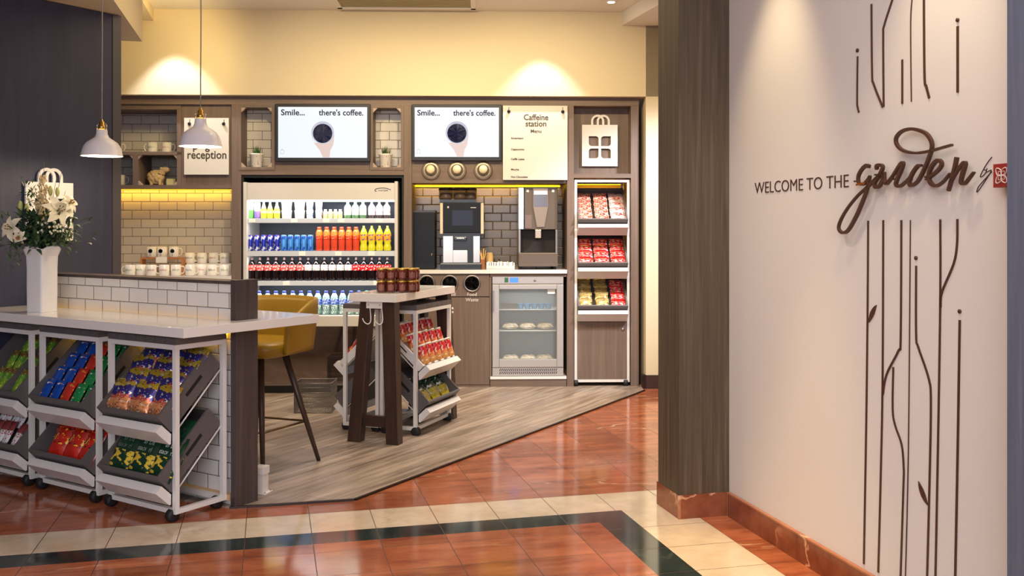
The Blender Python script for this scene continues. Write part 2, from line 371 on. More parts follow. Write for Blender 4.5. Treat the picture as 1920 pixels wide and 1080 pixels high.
L(mth('ADD', mth('MULTIPLY', nz.outputs['Fac'], .12), mth('ADD', mth('MULTIPLY', j, .4), .06)), bs.inputs['Roughness'])
bs.inputs['Specular IOR Level'].default_value = .7; MATS['marble_floor'] = m
fb = MB().add([(-7, -5, 0), (6, -5, 0), (6, 6, 0), (-7, 6, 0)], [(0, 1, 2, 3)])
struct('floor', fb, m, FF)
# vinyl wood floor of the shop, a thin raised layer with a dark edge strip
c2 = bpy.data.materials.new('vinyl_planks'); c2.use_nodes = True; nt = c2.node_tree; bs = nt.nodes['Principled BSDF']; L = nt.links.new
tc = nt.nodes.new('ShaderNodeTexCoord'); mp = nt.nodes.new('ShaderNodeMapping'); mp.inputs['Rotation'].default_value = (0, 0, R(-60)); L(tc.outputs['Object'], mp.inputs[0])
bk = nt.nodes.new('ShaderNodeTexBrick'); bk.inputs['Scale'].default_value = 1; bk.inputs['Brick Width'].default_value = 1.1; bk.inputs['Row Height'].default_value = .135
bk.inputs['Mortar Size'].default_value = .0012; bk.offset = .37; bk.inputs['Color1'].default_value = srgb((192, 172, 154)); bk.inputs['Color2'].default_value = srgb((156, 136, 122)); bk.inputs['Mortar'].default_value = srgb((92, 78, 64))
L(mp.outputs[0], bk.inputs['Vector'])
m2 = nt.nodes.new('ShaderNodeMapping'); m2.inputs['Scale'].default_value = (2.2, 26, 1); L(mp.outputs[0], m2.inputs[0])
n1 = nt.nodes.new('ShaderNodeTexNoise'); n1.inputs['Scale'].default_value = 1; n1.inputs['Detail'].default_value = 6; n1.inputs['Distortion'].default_value = .4; L(m2.outputs[0], n1.inputs['Vector'])
r1 = nt.nodes.new('ShaderNodeValToRGB'); ramp_set(r1, [(.3, (120, 118, 112)), (.7, (255, 255, 255))]); L(n1.outputs['Fac'], r1.inputs[0])
mx = nt.nodes.new('ShaderNodeMix'); mx.data_type = 'RGBA'; mx.blend_type = 'MULTIPLY'; mx.inputs[0].default_value = .75; L(bk.outputs['Color'], mx.inputs[6]); L(r1.outputs[0], mx.inputs[7])
L(mx.outputs[2], bs.inputs['Base Color']); bs.inputs['Roughness'].default_value = .33
E1, E2, E3 = fl(430, 953), fl(664, 938), fl(1207, 733)
poly = [tuple(E1.xy), tuple(E2.xy), tuple(E3.xy), (E3.x+.02, 7.9), (-4.5, 7.9), (-4.5, 5.6), (-2.2, 4.62)]
struct('floor_shop', MB().prism(poly, 0.0, .006, 'z'), c2)
ed = MB()
for a, b in ((E1, E2), (E2, E3)):
    t = (b-a).normalized(); n = Vector((t.y, -t.x, 0))*.012
    ed.prism([tuple(a.xy), tuple(b.xy), tuple((b+n).xy), tuple((a+n).xy)], 0, .009, 'z')
struct('trim_1', ed, mat('floor_edge_strip', (58, 46, 42), .4, .6))
# ceiling with recessed slot above the shop
struct('ceiling', MB().box(-7, 5, -5, 8.2, CEIL, CEIL+.1), ceil_m)
# shop wall: plaster above and right of the niche
ZT = Z(181); XR = X(1210)
wm = MB().box(-4.6, 4.0, -.07, .12, Z(179, -.07), CEIL+.02).box(X(1211, -.07), 4.0, -.07, .7, 0, CEIL)
struct('wall_back', wm, plaster, WF)
struct('wall_niche', MB().box(-4.6, X(1211, -.07), .66, .8, 0, ZT+.1), mat('niche_back', (60, 52, 48), .8), WF)
bb = MB().box(X(1206, -.075), 4.0, -.09, -.07, 0, .1)
bb.box(X(1206,-.075), X(1211, -.07), -.09, 0, 0, .1)
struct('baseboard_back', bb, mat('dark_skirting', (62, 46, 42), .35), WF)
# left partition, a dark panelled wall standing on the island's line
wu = -1.49
PL = MB().box(wu-.3, wu, -2.6, .745, 0, 2.37)
struct('wall_left', PL, wallw, IF)
struct('trim_2', MB().box(wu-.3, wu+.004, .748, .80, 0, 2.37), mat('wall_end_trim', (74, 70, 74), .5), IF)
# bulkheads and beams under the ceiling
c0 = Vector((-2.347, 6.2)); dB = Vector((-.24, .97)); dA = Vector((.97, .24))
q = [c0, c0-dA*3.2, c0-dA*3.2-dB*6, c0-dB*6]
struct('ceiling_bulkhead', MB().prism([tuple(p) for p in q], 2.375, CEIL, 'z'), plaster)
b0 = WF.w(*WF.px(288, 39, -.07).xy).xy
q = [b0, b0-dA*.12, b0-dA*.12-dB*3.0, b0-dB*3.0]
struct('ceiling_beam', MB().prism([tuple(p) for p in q], WF.px(288, 39, -.07).z, CEIL, 'z'), plaster)
b1 = WF.w(*WF.px(1166, 48, -.07).xy).xy
q = [b1, b1+dA*1.6, b1+dA*1.6-dB*2.2, b1-dB*2.2]
struct('ceiling_beam', MB().prism([tuple(p) for p in q], WF.px(1166, 48, -.07).z, CEIL, 'z'), ceil_m)
# far right: the side of the hall behind the column, a pale wall lit by the corridor
struct('wall_right_far', MB().box(3.0, 3.1, -6, 0, 0, CEIL), plaster, WF)
spot('corridor_light', (1.9, 6.0, 2.5), (1.02, 7.2, 1.3), 300, (.82, .87, 1), 50, .8, .1)
# garden wall, its column and stone skirting
GX = 1.78
gw = MB().box(-.02, GX+.6, .014, .2, 0, 2.79)
struct('wall_right', gw, mat('garden_plaster', (220, 213, 208), .75, bump=.15, bscale=14), GF)
stone = marble('skirting_stone', (104, 48, 28), (156, 88, 56), (226, 170, 126), 1, .2)
cap = marble('skirting_cap_stone', (156, 90, 54), (186, 122, 80), (236, 190, 150), .8, .15)
sk = MB().box(.0, .55, 0, .016, 0, .094).box(.552, 1.1, 0, .016, 0, .094).box(1.102, GX, 0, .016, 0, .094)
sk.box(0, GX, -.001, .018, .094, .1, m=1)
struct('baseboard_right', sk, [stone, cap], GF)
# column in the hall grid: corner px 1272,974
cc = fl(1272.5, 974); cl = FF.M.inverted() @ cc
sb = MB().box(cl.x, cl.x+.216, cl.y, cl.y+.235, 0, .098); sb.box(cl.x-.001, cl.x+.009, cl.y-.001, cl.y+.009, 0, .098, m=1)
struct('baseboard_column', sb, [stone, cap], FF)
struct('column', MB().box(cl.x+.002, cl.x+.5, cl.y+.003, cl.y+.222, .098, 2.79), colw, FF)
struct('column_near', MB().box(1.70, 2.35, -.1, .2, 0, 2.79), wood('near_column_wood', (84, 92, 112), (112, 118, 134), 'Z', dens=40), GF)
# air vent in the ceiling
a0, a1 = WF.px(640, 20.5, -.13), WF.px(893, 22, -.13)
vz = CEIL
v = thing('ceiling_vent', FF, (0, 0, 0), 'white framed ceiling air grille with thin slats above the shop wall', 'vent'); v.matrix_world = Matrix()
P0 = Vector((-1.262, 7.06)); 
F2_ = Matrix.Translation((P0.x, P0.y, vz)) @ Matrix.Rotation(.03, 4, 'Z'); v.matrix_world = F2_
fr = MB().box(0, 1.0, -.02, .02, -.012, 0).box(0, .035, -.7, .02, -.012, 0).box(.965, 1.0, -.7, .02, -.012, 0).box(0, 1, -.7, -.665, -.012, 0)
fr.build('frame', metal_white, v)
sl = MB()
for i in range(24): sl.box(.035, .965, -.655+i*.0265, -.645+i*.0265, -.008, -.001)
sl.build('slats', mat('vent_slat', (190, 176, 130), .5), v)
MB().box(.03, .97, -.67, .0, -.0008, -.0002).build('backing', mat('vent_dark', (60, 52, 40), .9), v)
# recessed downlights in view
for i, (px, py, l) in enumerate(((1146, 9, 'small recessed ceiling downlight, left of the two near the beam'), (1209, 11, 'small recessed ceiling downlight nearest the right-hand beam'))):
    Yv = (CEIL-EYE)*FPX/(Y0-py); xv = (px-960)/FPX*Yv
    Yv = min(Yv, 6.9); xv = (px-960)/FPX*Yv
    d = thing('recessed_downlight', ID, (xv, Yv, CEIL), l, 'ceiling light', 'recessed ceiling downlights')
    MB().lathe([(.028, -.004), (.04, -.006), (.042, 0)], n=20).build('rim', metal_white, d)
    MB().lathe([(.001, -.007), (.024, -.007), (.025, -.005)], n=16).build('lamp', mat('lamp_glow', (255, 240, 215), .5, emit=12), d)
# ================================================================== SHOP JOINERY
XL = X(100); XRP = X(1198)
jo = thing('shelving_unit', WF, (0, 0, 0), 'long grey-brown wooden wall unit framing the shop, with posts and open cubbies', 'shelving unit')
def jpart(name, mb, mt=None, bevel=0, **k): return mb.build(name, mt or cabw, jo, (0, 0, 0), bevel, **k)
DEP = .62
for a, b in ((434, 452), (757, 772), (1063, 1076), (1183, 1198)):
    jpart('post', MB().box(X(a), X(b), 0, DEP, 0, Z(197)), bevel=.002)
jpart('top_rail', MB().box(XL, XRP, 0, DEP, Z(197), ZT), cabwx)
tile_l = tiles('brick_tile', (208, 198, 186), (60, 50, 44), .1375, .0668, ph=(.035, .012))
# left bay
zb = Z(347); zb2 = Z(353)
lb = MB().box(XL, X(434), .02, .34, zb2, zb)
jpart('shelf', lb, cabwx)
jpart('shelf', MB().box(XL, X(338), .02, .32, Z(291), Z(285)), cabwx)
jpart('divider', MB().box(X(247), X(257), .02, .32, zb, Z(291)))
jpart('divider', MB().box(X(330), X(338), .02, .32, zb, Z(205)))
jpart('back_panel', MB().box(X(338), X(434), .03, .06, zb, Z(197)))
jpart('shelf', MB().box(XL, X(338), .02, .34, Z(206), Z(197)), cabwx)
gus = MB()
def gusset(xa, za, sx, sz, y0=.025, y1=.055, r=.03):
    jpart('corner_bracket', MB().prism([(xa, za), (xa+sx*r, za), (xa, za+sz*r)], y0, y1, 'y'), mat('light_wood_bracket', (170, 148, 128), .5))
for x0_, x1_, z0_, z1_ in ((X(257), X(330), zb, Z(291)),): 
    for sx, xx in ((1, x0_), (-1, x1_)):
        for sz, zz in ((1, z0_), (-1, z1_)): gusset(xx, zz, sx, sz)
gusset(X(247), Z(291), -1, -1)
jpart('tile_back', MB().box(XL, X(434), .34, .36, .8, Z(197)), tile_l)
# cubbies beside the first screen
for a, b, nm in ((447, 515, 'a'), (694, 757, 'b')):
    xa, xb, za, zc = X(a), X(b), Z(319), Z(197); t = .035
    jpart('cubby', MB().box(xa, xa+t*.6, -.004, .18, za, zc).box(xb-t*.6, xb, -.004, .18, za, zc).box(xa+t*.6, xb-t*.6, -.004, .18, za, za+t*.6).box(xa+t*.6, xb-t*.6, -.004, .18, zc-t*.6, zc))
    jpart('tile_back', MB().box(xa, xb, .18, .2, za, zc), tile_l)
    for sx, xx in ((1, xa+t*.6), (-1, xb-t*.6)):
        for sz, zz in ((1, za+t*.6), (-1, zc-t*.6)): gusset(xx, zz, sx, sz, .0, .03, .035)
jpart('fascia', MB().box(X(452), X(757), .002, .2, Z(328), Z(319)), cabwx)
jpart('screen_backing', MB().box(X(515), X(694), .012, .2, Z(319), Z(197)), cabwx)
jpart('fridge_surround', MB().box(X(452), X(456), .02, DEP, .006, Z(328)).box(X(753), X(757), .02, DEP, .006, Z(328)).box(X(456), X(753), .55, DEP, .006, Z(328)).box(X(456), X(753), .02, DEP, Z(333), Z(328)), mat('matt_black', (14, 13, 15), .6))
# coffee bay
jpart('fascia', MB().box(X(772), X(1063), .01, .4, Z(343), Z(337)).box(X(772), X(1063), .012, .1, Z(337), Z(197)), cabwx)
jpart('tile_back', MB().box(X(772), X(1063), .42, .44, .8, Z(337)), tiles('brick_tile_shade', (114, 101, 92), (50, 42, 38), .1375, .0668, ph=(.07, .03)))  # same tile, its colour darkened to carry the shade in this bay
# snack bay
jpart('back_panel', MB().box(X(1076), X(1183), .13, .16, Z(325), Z(197)))
jpart('shelf', MB().box(X(1076), X(1183), 0, .5, Z(333), Z(325)), cabwx)
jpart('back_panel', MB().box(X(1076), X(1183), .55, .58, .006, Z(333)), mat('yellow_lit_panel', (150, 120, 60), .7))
# LED strips (lamps)
def led(px0, px1, py, d, power, l):
    xa, xb, z = X(px0, d), X(px1, d), Z(py, d)
    t = thing('light_strip', WF, (xa, d, z), l, 'light strip', 'yellow light strips')
    MB().box(0, xb-xa, 0, .012, 0, .012).build('diffuser', gold_led, t, bevel=.003)
    MB().box(0, xb-xa, .012, .02, -.001, .014).build('channel', steel, t)
    c = WF.w((xa+xb)/2, d+.0, z-.008); area('strip_glow', c, xb-xa, power, YEL, (R(25), 0, .03), sy=.012)
led(150, 434, 356, .29, 1.5, 'thin yellow light strip under the left shelf above the brick tiles')
led(772, 1050, 350, .36, 1.8, 'thin yellow light strip under the panel above the coffee machines')
led(1079, 1168, 346, .40, 1.6, 'short yellow light strip at the top of the right-hand snack tower bay')
# left counter and its cabinet
ct = MB().box(XL, X(434), -.01, .34, Z(524), Z(517))
one('mug_counter', ct, solid_white, WF, (0, 0, 0), 'white ledge carrying the rows of printed mugs behind the tiled divider', 'counter')
one('base_cabinet', MB().box(XL, X(434), .01, .34, .006, Z(524)), cabw, WF, (0, 0, 0), 'wooden base cabinet under the white mug ledge, mostly hidden by the island', 'cabinet')
# coffee counter
zc0 = .878
one('coffee_counter', MB().box(X(772), X(1063), -.015, .42, zc0-.028, zc0), solid_white, WF, (0, 0, 0), 'white worktop under the coffee machines', 'worktop', bevel=.002)
bc = thing('waste_cabinet', WF, (0, 0, 0), 'grey-brown wooden waste cabinet with three round black openings under the worktop', 'cabinet')
xa, xb = X(772), X(918)
zt = zc0-.03
MB().box(xa, xb, .02, .42, .006, zt).build('carcass', cabw, bc)
MB().box(xa+.002, xb-.002, .0, .02, Z(556), zt-.004).build('front_panel', cabw, bc)
MB().box(xa+.002, xb-.002, .0, .02, Z(722), Z(558)).build('door', cabw, bc)
MB().box(xa, xb, .0, .02, .006, Z(723)).build('plinth', cabwx, bc)
for px in (800, 843, 885):
    c = WF.px(px, 531.5, 0); o = MB().lathe([(.001, 0), (.052, 0)], n=28, T=Matrix.Translation((c.x, -.002, c.z)) @ Matrix.Rotation(pi/2, 4, 'X')).build('waste_opening', mat('hole_black', (4, 4, 5), .9), bc)
    pr = MB(); pr.tube([(c.x+.058*cos(a), -.004, c.z+.058*sin(a)) for a in [2*pi*i/28 for i in range(28)]], .008, 8, closed=True); pr.build('rim', steel, o)
tx = MB(); wl = mat('white_lettering', (235, 228, 220), .5)
for px, t1, t2 in ((885, 'Food', 'Waste'), (843, 'Mixed', '')):
    c = WF.px(px, 555, 0); tx.text(t1, .036, c.x, -.002, c.z+.0, 0, ext=.0006)
    if t2: tx.text(t2, .036, c.x, -.002, WF.px(px, 565, 0).z, 0, ext=.0006)
tx.build('lettering', wl, bc)
emb = MB(); c = WF.px(843, 582, 0)
def petals(mb, cx, cz, r, y, m=0, ang0=pi/4):
    for k in range(4):
        a = ang0+k*pi/2; u = Vector((cos(a), sin(a))); v_ = Vector((-u.y, u.x)); pts = []
        for t in range(13):
            th = 2*pi*t/12; s_ = .5+.42*cos(th); wv = .30*sin(th)*(1-.25*cos(th))
            pts.append((cx+r*(u.x*s_+v_.x*wv), y, cz+r*(u.y*s_+v_.y*wv)))
        mb.tube(pts[:-1], r*.05, 5, m, closed=True)
for k in range(4):
    a = pi/4+k*pi/2; emb.ball((c.x+.02*cos(a), -.003, c.z+.02*sin(a)), .016, .003, .011, 8, T=None)
emb.build('emblem', wl, bc)
# fridge base plinth in the coffee bay
fp = thing('fridge_plinth', WF, (0, 0, 0), 'low wooden plinth with a white top edge carrying the small glass-door fridge', 'plinth')
MB().box(X(919), X(1062), .0, .42, .006, Z(712)).build('plinth', cabwx, fp)
MB().box(X(919), X(1062), -.006, .42, Z(712), Z(707)).build('top_edge', solid_white, fp)
one('cabinet_side_panel', MB().box(X(918)+.0005, X(921.5), .0, .42, Z(706.8), zt-.024), cabw, WF, (0, 0, 0), 'narrow wooden upright between the waste cabinet and the small fridge', 'panel')
one('cabinet_top_rail', MB().box(X(919), X(1062), .0, .42, zt-.022, zt-.001), cabwx, WF, (0, 0, 0), 'thin wooden rail under the worktop above the small fridge', 'rail')
# ================================================================== ISLAND
isl = thing('tiled_divider_wall', IF, (0, .29, 0), 'low white-tiled divider wall with a dark wooden cap and end panel, rising above the counter', 'divider')
OI = (0, .29, 0)
tw = tiles('white_brick_tile', (226, 222, 220), (92, 84, 82), .1375, .0665, ph=(.02, .017), rough=.12)
MB().box(wu+.002, .012, .292, .385, .0, .952).build('tiled_wall', tw, isl, OI)
MB().box(wu+.002, .0125, .285, .392, .952, .966).build('cap', darkw, isl, OI, .001)
MB().box(.0125, .046, .272, .395, .0, .972).build('end_panel', darkw, isl, OI, .001)
MB().box(.008, .012, .284, .2915, .0, .952).build('edge_trim', steel, isl, OI)
MB().box(wu+.002, .008, .262, .2915, .03, .055).build('ledge', mat('pale_oak', (206, 170, 128), .5), isl, OI)
tb = thing('reception_counter', IF, (0, 0, .761), 'long white solid counter top wrapping the tiled divider, with snack carts beneath', 'counter')
OT = (0, 0, .761)
mt = MB(); mt.box(wu+.002, .124, -.058, .269, .761, .80); mt.box(wu+.002, .124, .397, .69, .761, .80); mt.box(.049, .124, .27, .396, .761, .80)
mt = MB()
P = [(wu+.002, -.058), (.124, -.058), (.124, .69), (wu+.002, .69), (wu+.002, .3975), (.0485, .3975), (.0485, .2695), (wu+.002, .2695)]
mt.prism(P, .761, .80, 'z'); mt.build('counter_top', solid_white, tb, OT, .0015)
MB().box(wu+.01, .0, -.0, .255, .752, .7605).build('underframe', darkw, tb, OT)
t = thing('light_strip', IF, (-1.4, .27, .735), 'thin yellow light strip under the reception counter at the tiles', 'light strip', 'yellow light strips')
MB().box(0, 1.38, 0, .012, 0, .012).build('diffuser', gold_led, t)
area('counter_glow', IF.w(-.7, .255, .73), 1.3, 3.5, YEL, (R(35), 0, -.575), sy=.012)
# ------------------------------------------------------------------ carts with tilted trays
TH = R(43.5); TLEN, TDEP = .352, .096
def cart(fr, W, D, label, group, ks=1.0, face=(.339, .094), cabinet=None, H=.72, tops=True, wt=False):
    """fr: frame with x along the front, y away; trays at the given base heights"""
    t = thing('snack_cart', fr, (0, 0, 0), label, 'snack cart', group)
    s = .02; zb_ = .034
    f = MB()
    for x0 in (0, W-s):
        for y0 in (0, D-s): f.box(x0, x0+s, y0, y0+s, zb_, H)
    for z0 in (zb_, H-s):
        f.box(s, W-s, 0, s, z0, z0+s).box(s, W-s, D-s, D, z0, z0+s)
        f.box(0, s, s, D-s, z0, z0+s).box(W-s, W, s, D-s, z0, z0+s)
    f.build('frame', metal_white, t)
    if tops:
        g = MB(); n = 7; w_ = W/n
        for i in range(n): g.box(i*w_+.0015, (i+1)*w_-.0015, 0, D, H+.0005, H+.028)
        g.build('slatted_top', tray_m, t)
    for x0 in (.012, W-.03):
        for y0 in (.008, D-.03):
            c = MB(); c.lathe([(.017, -.0165), (.0265, -.013), (.0265, .013), (.017, .0165)], n=16, T=Matrix.Translation((x0, y0, .0268)) @ Matrix.Rotation(pi/2, 4, 'Y'))
            c.box(x0-.016, x0+.016, y0-.012, y0+.012, .028, .0335); c.build('castor', rubber, t)
    trs = []
    for i, fz in enumerate(face):
        trs.append(tray(t, fr, W, D, fz, ks, i, white_tray=wt and i == 0))
    return t, trs
def tray(t, fr, W, D, fz, ks, i, y_off=-.004, xin=.022, th=TH, L=TLEN, dep=TDEP, white_tray=False):
    if white_tray: dep = .045
    """open dark box tilted back; fz = height of its lower front corner. returns matrix with x across, y up the slope, z out of the tray"""
    L = L*ks; M = Matrix.Translation((xin, y_off, fz+.028)) @ Matrix.Rotation(th, 4, 'X'); w_ = W-2*xin; q = .011
    b = MB()
    b.box(0, w_, 0, L, 0, q, T=M).box(0, q, 0, L, q, dep, T=M).box(w_-q, w_, 0, L, q, dep, T=M).box(q, w_-q, 0, q, q, dep, T=M).box(q, w_-q, L-q, L, q, dep, T=M)
    tr = b.build('tray', metal_white if white_tray else tray_m, t)
    # hand slots in the sides
    for xs_ in (-.0006, w_-.0002): MB().box(xs_, xs_+.0008, L*.42, L*.72, dep*.42, dep*.58, T=M).build('hand_slot', mat('slot_dark', (20, 18, 18), .8), tr)
    # white price ledge
    z0 = fz
    pr = [(-.050, z0+.063), (-.077, z0+.038), (-.012, z0-.022), (-.005, z0-.02), (-.004, z0+.02)]
    le = MB(); le.prism(pr, xin, W-xin, 'x'); le.build('price_ledge', metal_white, t)
    for x0 in (xin-.006, W-xin+.006): MB().tube([(x0, D-.006, z0+.256*ks+.012), (x0, .03*ks, z0+.044)], .0035, 6).build('support_rod', metal_white, t)
    return fr.M @ M, w_, L
CARTGRP = 'white-framed snack carts under the reception counter'
def isl_cart(k): return Fr(*IF.w(-.445-.512*k, 0).xy, -.575)
carts = []
for k, lab in enumerate(('white-framed snack cart at the open end of the counter, with gold crisps above green bags',
                         'middle white-framed snack cart with rows of blue, red and green packets',
                         'leftmost white-framed snack cart with green packets above white and red bars')):
    carts.append(cart(isl_cart(k), .445, .262, lab, CARTGRP))
# ------------------------------------------------------------------ small high table
ht = thing('high_table', TF, (0, 0, 0), 'small high table with a white top and dark walnut trestle legs', 'table')
MB().box(-.288, 0, 0, .822, .785, .83).build('table_top', solid_white, ht, bevel=.0015)
def leg(xa0, xa1, xb0, xb1, y, yb, nm='leg'):
    """tapering splayed leg: bottom x range, top x range"""
    v_ = [(xa0, y, 0.006), (xa1, y, .006), (xa1, y+.06, .006), (xa0, y+.06, .006), (xb0, yb, .784), (xb1, yb, .784), (xb1, yb+.06, .784), (xb0, yb+.06, .784)]
    MB().add(v_, [(3, 2, 1, 0), (4, 5, 6, 7), (0, 1, 5, 4), (1, 2, 6, 5), (2, 3, 7, 6), (3, 0, 4, 7)]).build(nm, walnut, ht, bevel=.002)
for y, yb in ((.0, .03), (.766, .756)):
    leg(-.30, -.222, -.235, -.17, y, yb); leg(-.06, .014, -.105, -.022, y, yb)
MB().box(-.232, -.06, .025, .055, .092, .152).build('stretcher', walnut, ht)
hk = thing('hook_plate', TF, (-.19, .02, .745), 'white metal plate with two white hooks under the high table edge', 'hook plate')
pl = MB().box(.0, .098, -.003, .002, .003, .039); pl.build('plate', metal_white, hk)
for x in (.015, .083):
    MB().ball((x, -.003, .022), .004, n=8).build('screw', steel, hk)
for x in (.022, .095):
    MB().tube(spline([(x, .0, .003), (x+.008, -.008, -.03), (x+.012, -.016, -.068), (x+.0, -.026, -.082), (x-.018, -.034, -.07), (x-.026, -.038, -.05)], 4), .0032, 6).build('hook', metal_white, hk)
rc = Fr(*TF.w(.0, .262).xy, pi/2-.345)
lc = Fr(*TF.w(-.475, .762).xy, -pi/2-.345)
cart_r = cart(rc, .50, .232, 'white-framed snack cart beside the high table, with red snack tubes above dark green bags', 'white-framed snack carts at the high table', wt=True, ks=.86, face=(.343, .1))
cart_l = cart(lc, .50, .232, 'white-framed snack cart on the left of the high table, its trays facing the fridge', 'white-framed snack carts at the high table', wt=True, ks=.86, face=(.343, .1))
# wire mesh basket in front of the big fridge
c = fl(640, 726); wb = thing('wire_basket', ID, (c.x, 6.35, .006), 'grey wire mesh basket on the floor in front of the fridge', 'basket')
wire = mat('grey_wire', (128, 122, 116), .4, .7)
ww, wd, wh = .24, .2, .19
rim = MB()
for z in (0.003, .07, .13, wh): rim.tube([(-ww/2, -wd/2, z), (ww/2, -wd/2, z), (ww/2, wd/2, z), (-ww/2, wd/2, z)], .003, 6, closed=True)
rim.build('rim', wire, wb)
ms = MB()
for (ax, ay, bx, by) in ((-ww/2, -wd/2, ww/2, -wd/2), (ww/2, -wd/2, ww/2, wd/2), (ww/2, wd/2, -ww/2, wd/2), (-ww/2, wd/2, -ww/2, -wd/2)):
    n = 26
    for i in range(-8, n):
        for sgn in (1, -1):
            a = i/n; b = (i+8)/n
            z0_, z1_ = (0, wh) if sgn > 0 else (wh, 0)
            a2, b2 = max(a, 0), min(b, 1)
            f0 = (a2-a)/(b-a); f1 = (b2-a)/(b-a)
            if b2 <= a2: continue
            ms.tube([(ax+(bx-ax)*a2, ay+(by-ay)*a2, z0_+(z1_-z0_)*f0), (ax+(bx-ax)*b2, ay+(by-ay)*b2, z0_+(z1_-z0_)*f1)], .0017, 4)
ms.build('mesh', wire, wb)
# ------------------------------------------------------------------ bar stool
sc = fl(485, 866) ; S = Fr(-1.26, 4.86, -.36)
st = thing('bar_stool', S, (0, 0, .006), 'mustard yellow bucket bar stool with dark tapering legs, tucked behind the counter', 'stool')
OS = (0, 0, .006)
mustard = mat('mustard_leather', (150, 116, 22), .38, noise=.1, nscale=8, bump=.15, bscale=30)
legm = mat('dark_bronze_leg', (70, 54, 48), .35, .3)
# seat cushion, superellipse
def sup(a, rx, ry, n=3.2):
    c_, s_ = cos(a), sin(a); return (rx*abs(c_)**(2/n)*(1 if c_ >= 0 else -1), ry*abs(s_)**(2/n)*(1 if s_ >= 0 else -1))
N = 40; v_ = []; f_ = []
prof = [(.02, .565), (.7, .562), (.93, .575), (1.0, .60), (.98, .628), (.9, .642), (.5, .638), (.02, .634)]
for r, z in prof:
    for k in range(N):
        x, y = sup(2*pi*k/N, .215*r, .205*r); v_.append((x, y, z))
for i in range(len(prof)-1):
    for k in range(N): f_.append((i*N+k, i*N+(k+1) % N, (i+1)*N+(k+1) % N, (i+1)*N+k))
f_ += [tuple(range(N))[::-1], tuple(range((len(prof)-1)*N, len(prof)*N))]
sm_ = MB(); sm_.add(v_, f_, 0, True); sm_.build('seat', mustard, st, OS)
# wrap-around back
v_ = []; f_ = []; K = 36; A0 = R(108)
def topz(a):
    q = abs(a)/A0; return .845-.015*q if q < .72 else .834-.10*(3*((q-.72)/.28)**2-2*((q-.72)/.28)**3)
rows = 9
for side in (0, 1):
    for k in range(K+1):
        a = -A0+2*A0*k/K
        for j in range(rows+1):
            fz_ = j/rows; z = .585+(topz(a)-.585)*fz_
            th_ = .016*(1-.6*fz_**6)
            gr = 1.0+.10*fz_
            x, y = sup(pi/2+a, (.226*gr)+(th_ if side == 0 else -th_), (.212*gr+.02*fz_)+(th_ if side == 0 else -th_))
            v_.append((x, y, z))
W1 = (K+1)*(rows+1)
idx = lambda s_, k, j: s_*W1+k*(rows+1)+j
for s_ in (0, 1):
    for k in range(K):
        for j in range(rows): f_.append((idx(s_, k, j), idx(s_, k+1, j), idx(s_, k+1, j+1), idx(s_, k, j+1)))
for k in range(K):
    f_.append((idx(0, k, rows), idx(0, k+1, rows), idx(1, k+1, rows), idx(1, k, rows))); f_.append((idx(0, k, 0), idx(0, k+1, 0), idx(1, k+1, 0), idx(1, k, 0)))
for j in range(rows):
    f_.append((idx(0, 0, j), idx(0, 0, j+1), idx(1, 0, j+1), idx(1, 0, j))); f_.append((idx(0, K, j), idx(0, K, j+1), idx(1, K, j+1), idx(1, K, j)))
MB().add(v_, f_, 0, True).build('backrest', mustard, st, OS)
Si = S.M.inverted()
feet = [Si @ Vector((-.985, 4.98, .006)), Si @ Vector((-1.173, 4.60, .006)), Si @ Vector((-1.346, 5.12, .006)), Si @ Vector((-1.534, 4.745, .006))]
for ft in feet:
    tp = Vector((ft.x*.42, ft.y*.42, .57)); mb = MB(); mb.tube([tp, ft], [.019, .0105], 10); mb.build('leg', legm, st, OS)
def at(ft, z): tp = Vector((ft.x*.42, ft.y*.42, .57)); k = (z-ft.z)/(tp.z-ft.z); return ft+(tp-ft)*k
order = [feet[0], feet[1], feet[3], feet[2]]
rg = MB(); rg.tube([at(f0, .215) for f0 in order], .006, 8, closed=True); rg.build('footrest', mat('bronze_bar', (120, 98, 70), .3, .8), st, OS)
# white bracket bolted to the floor by the dark panel
c = IF.M.inverted() @ fl(480, 930)
bx = thing('floor_bracket', Fr(*fl(474, 929).xy, -.25), (0, 0, .006), 'small white metal bracket box bolted to the floor beside the dark end panel', 'bracket')
MB().box(0, .062, 0, .07, .0, .005).build('base_plate', metal_white, bx, bevel=.001)
MB().box(.0, .048, .008, .055, .005, .085).box(-.0, .052, .004, .058, .085, .12).build('box', metal_white, bx, bevel=.002)
for x, y in ((.055, .01), (.055, .06)): MB().lathe([(.004, .005), (.004, .008), (.001, .009)], (x, y, 0), 8).build('bolt', steel, bx)
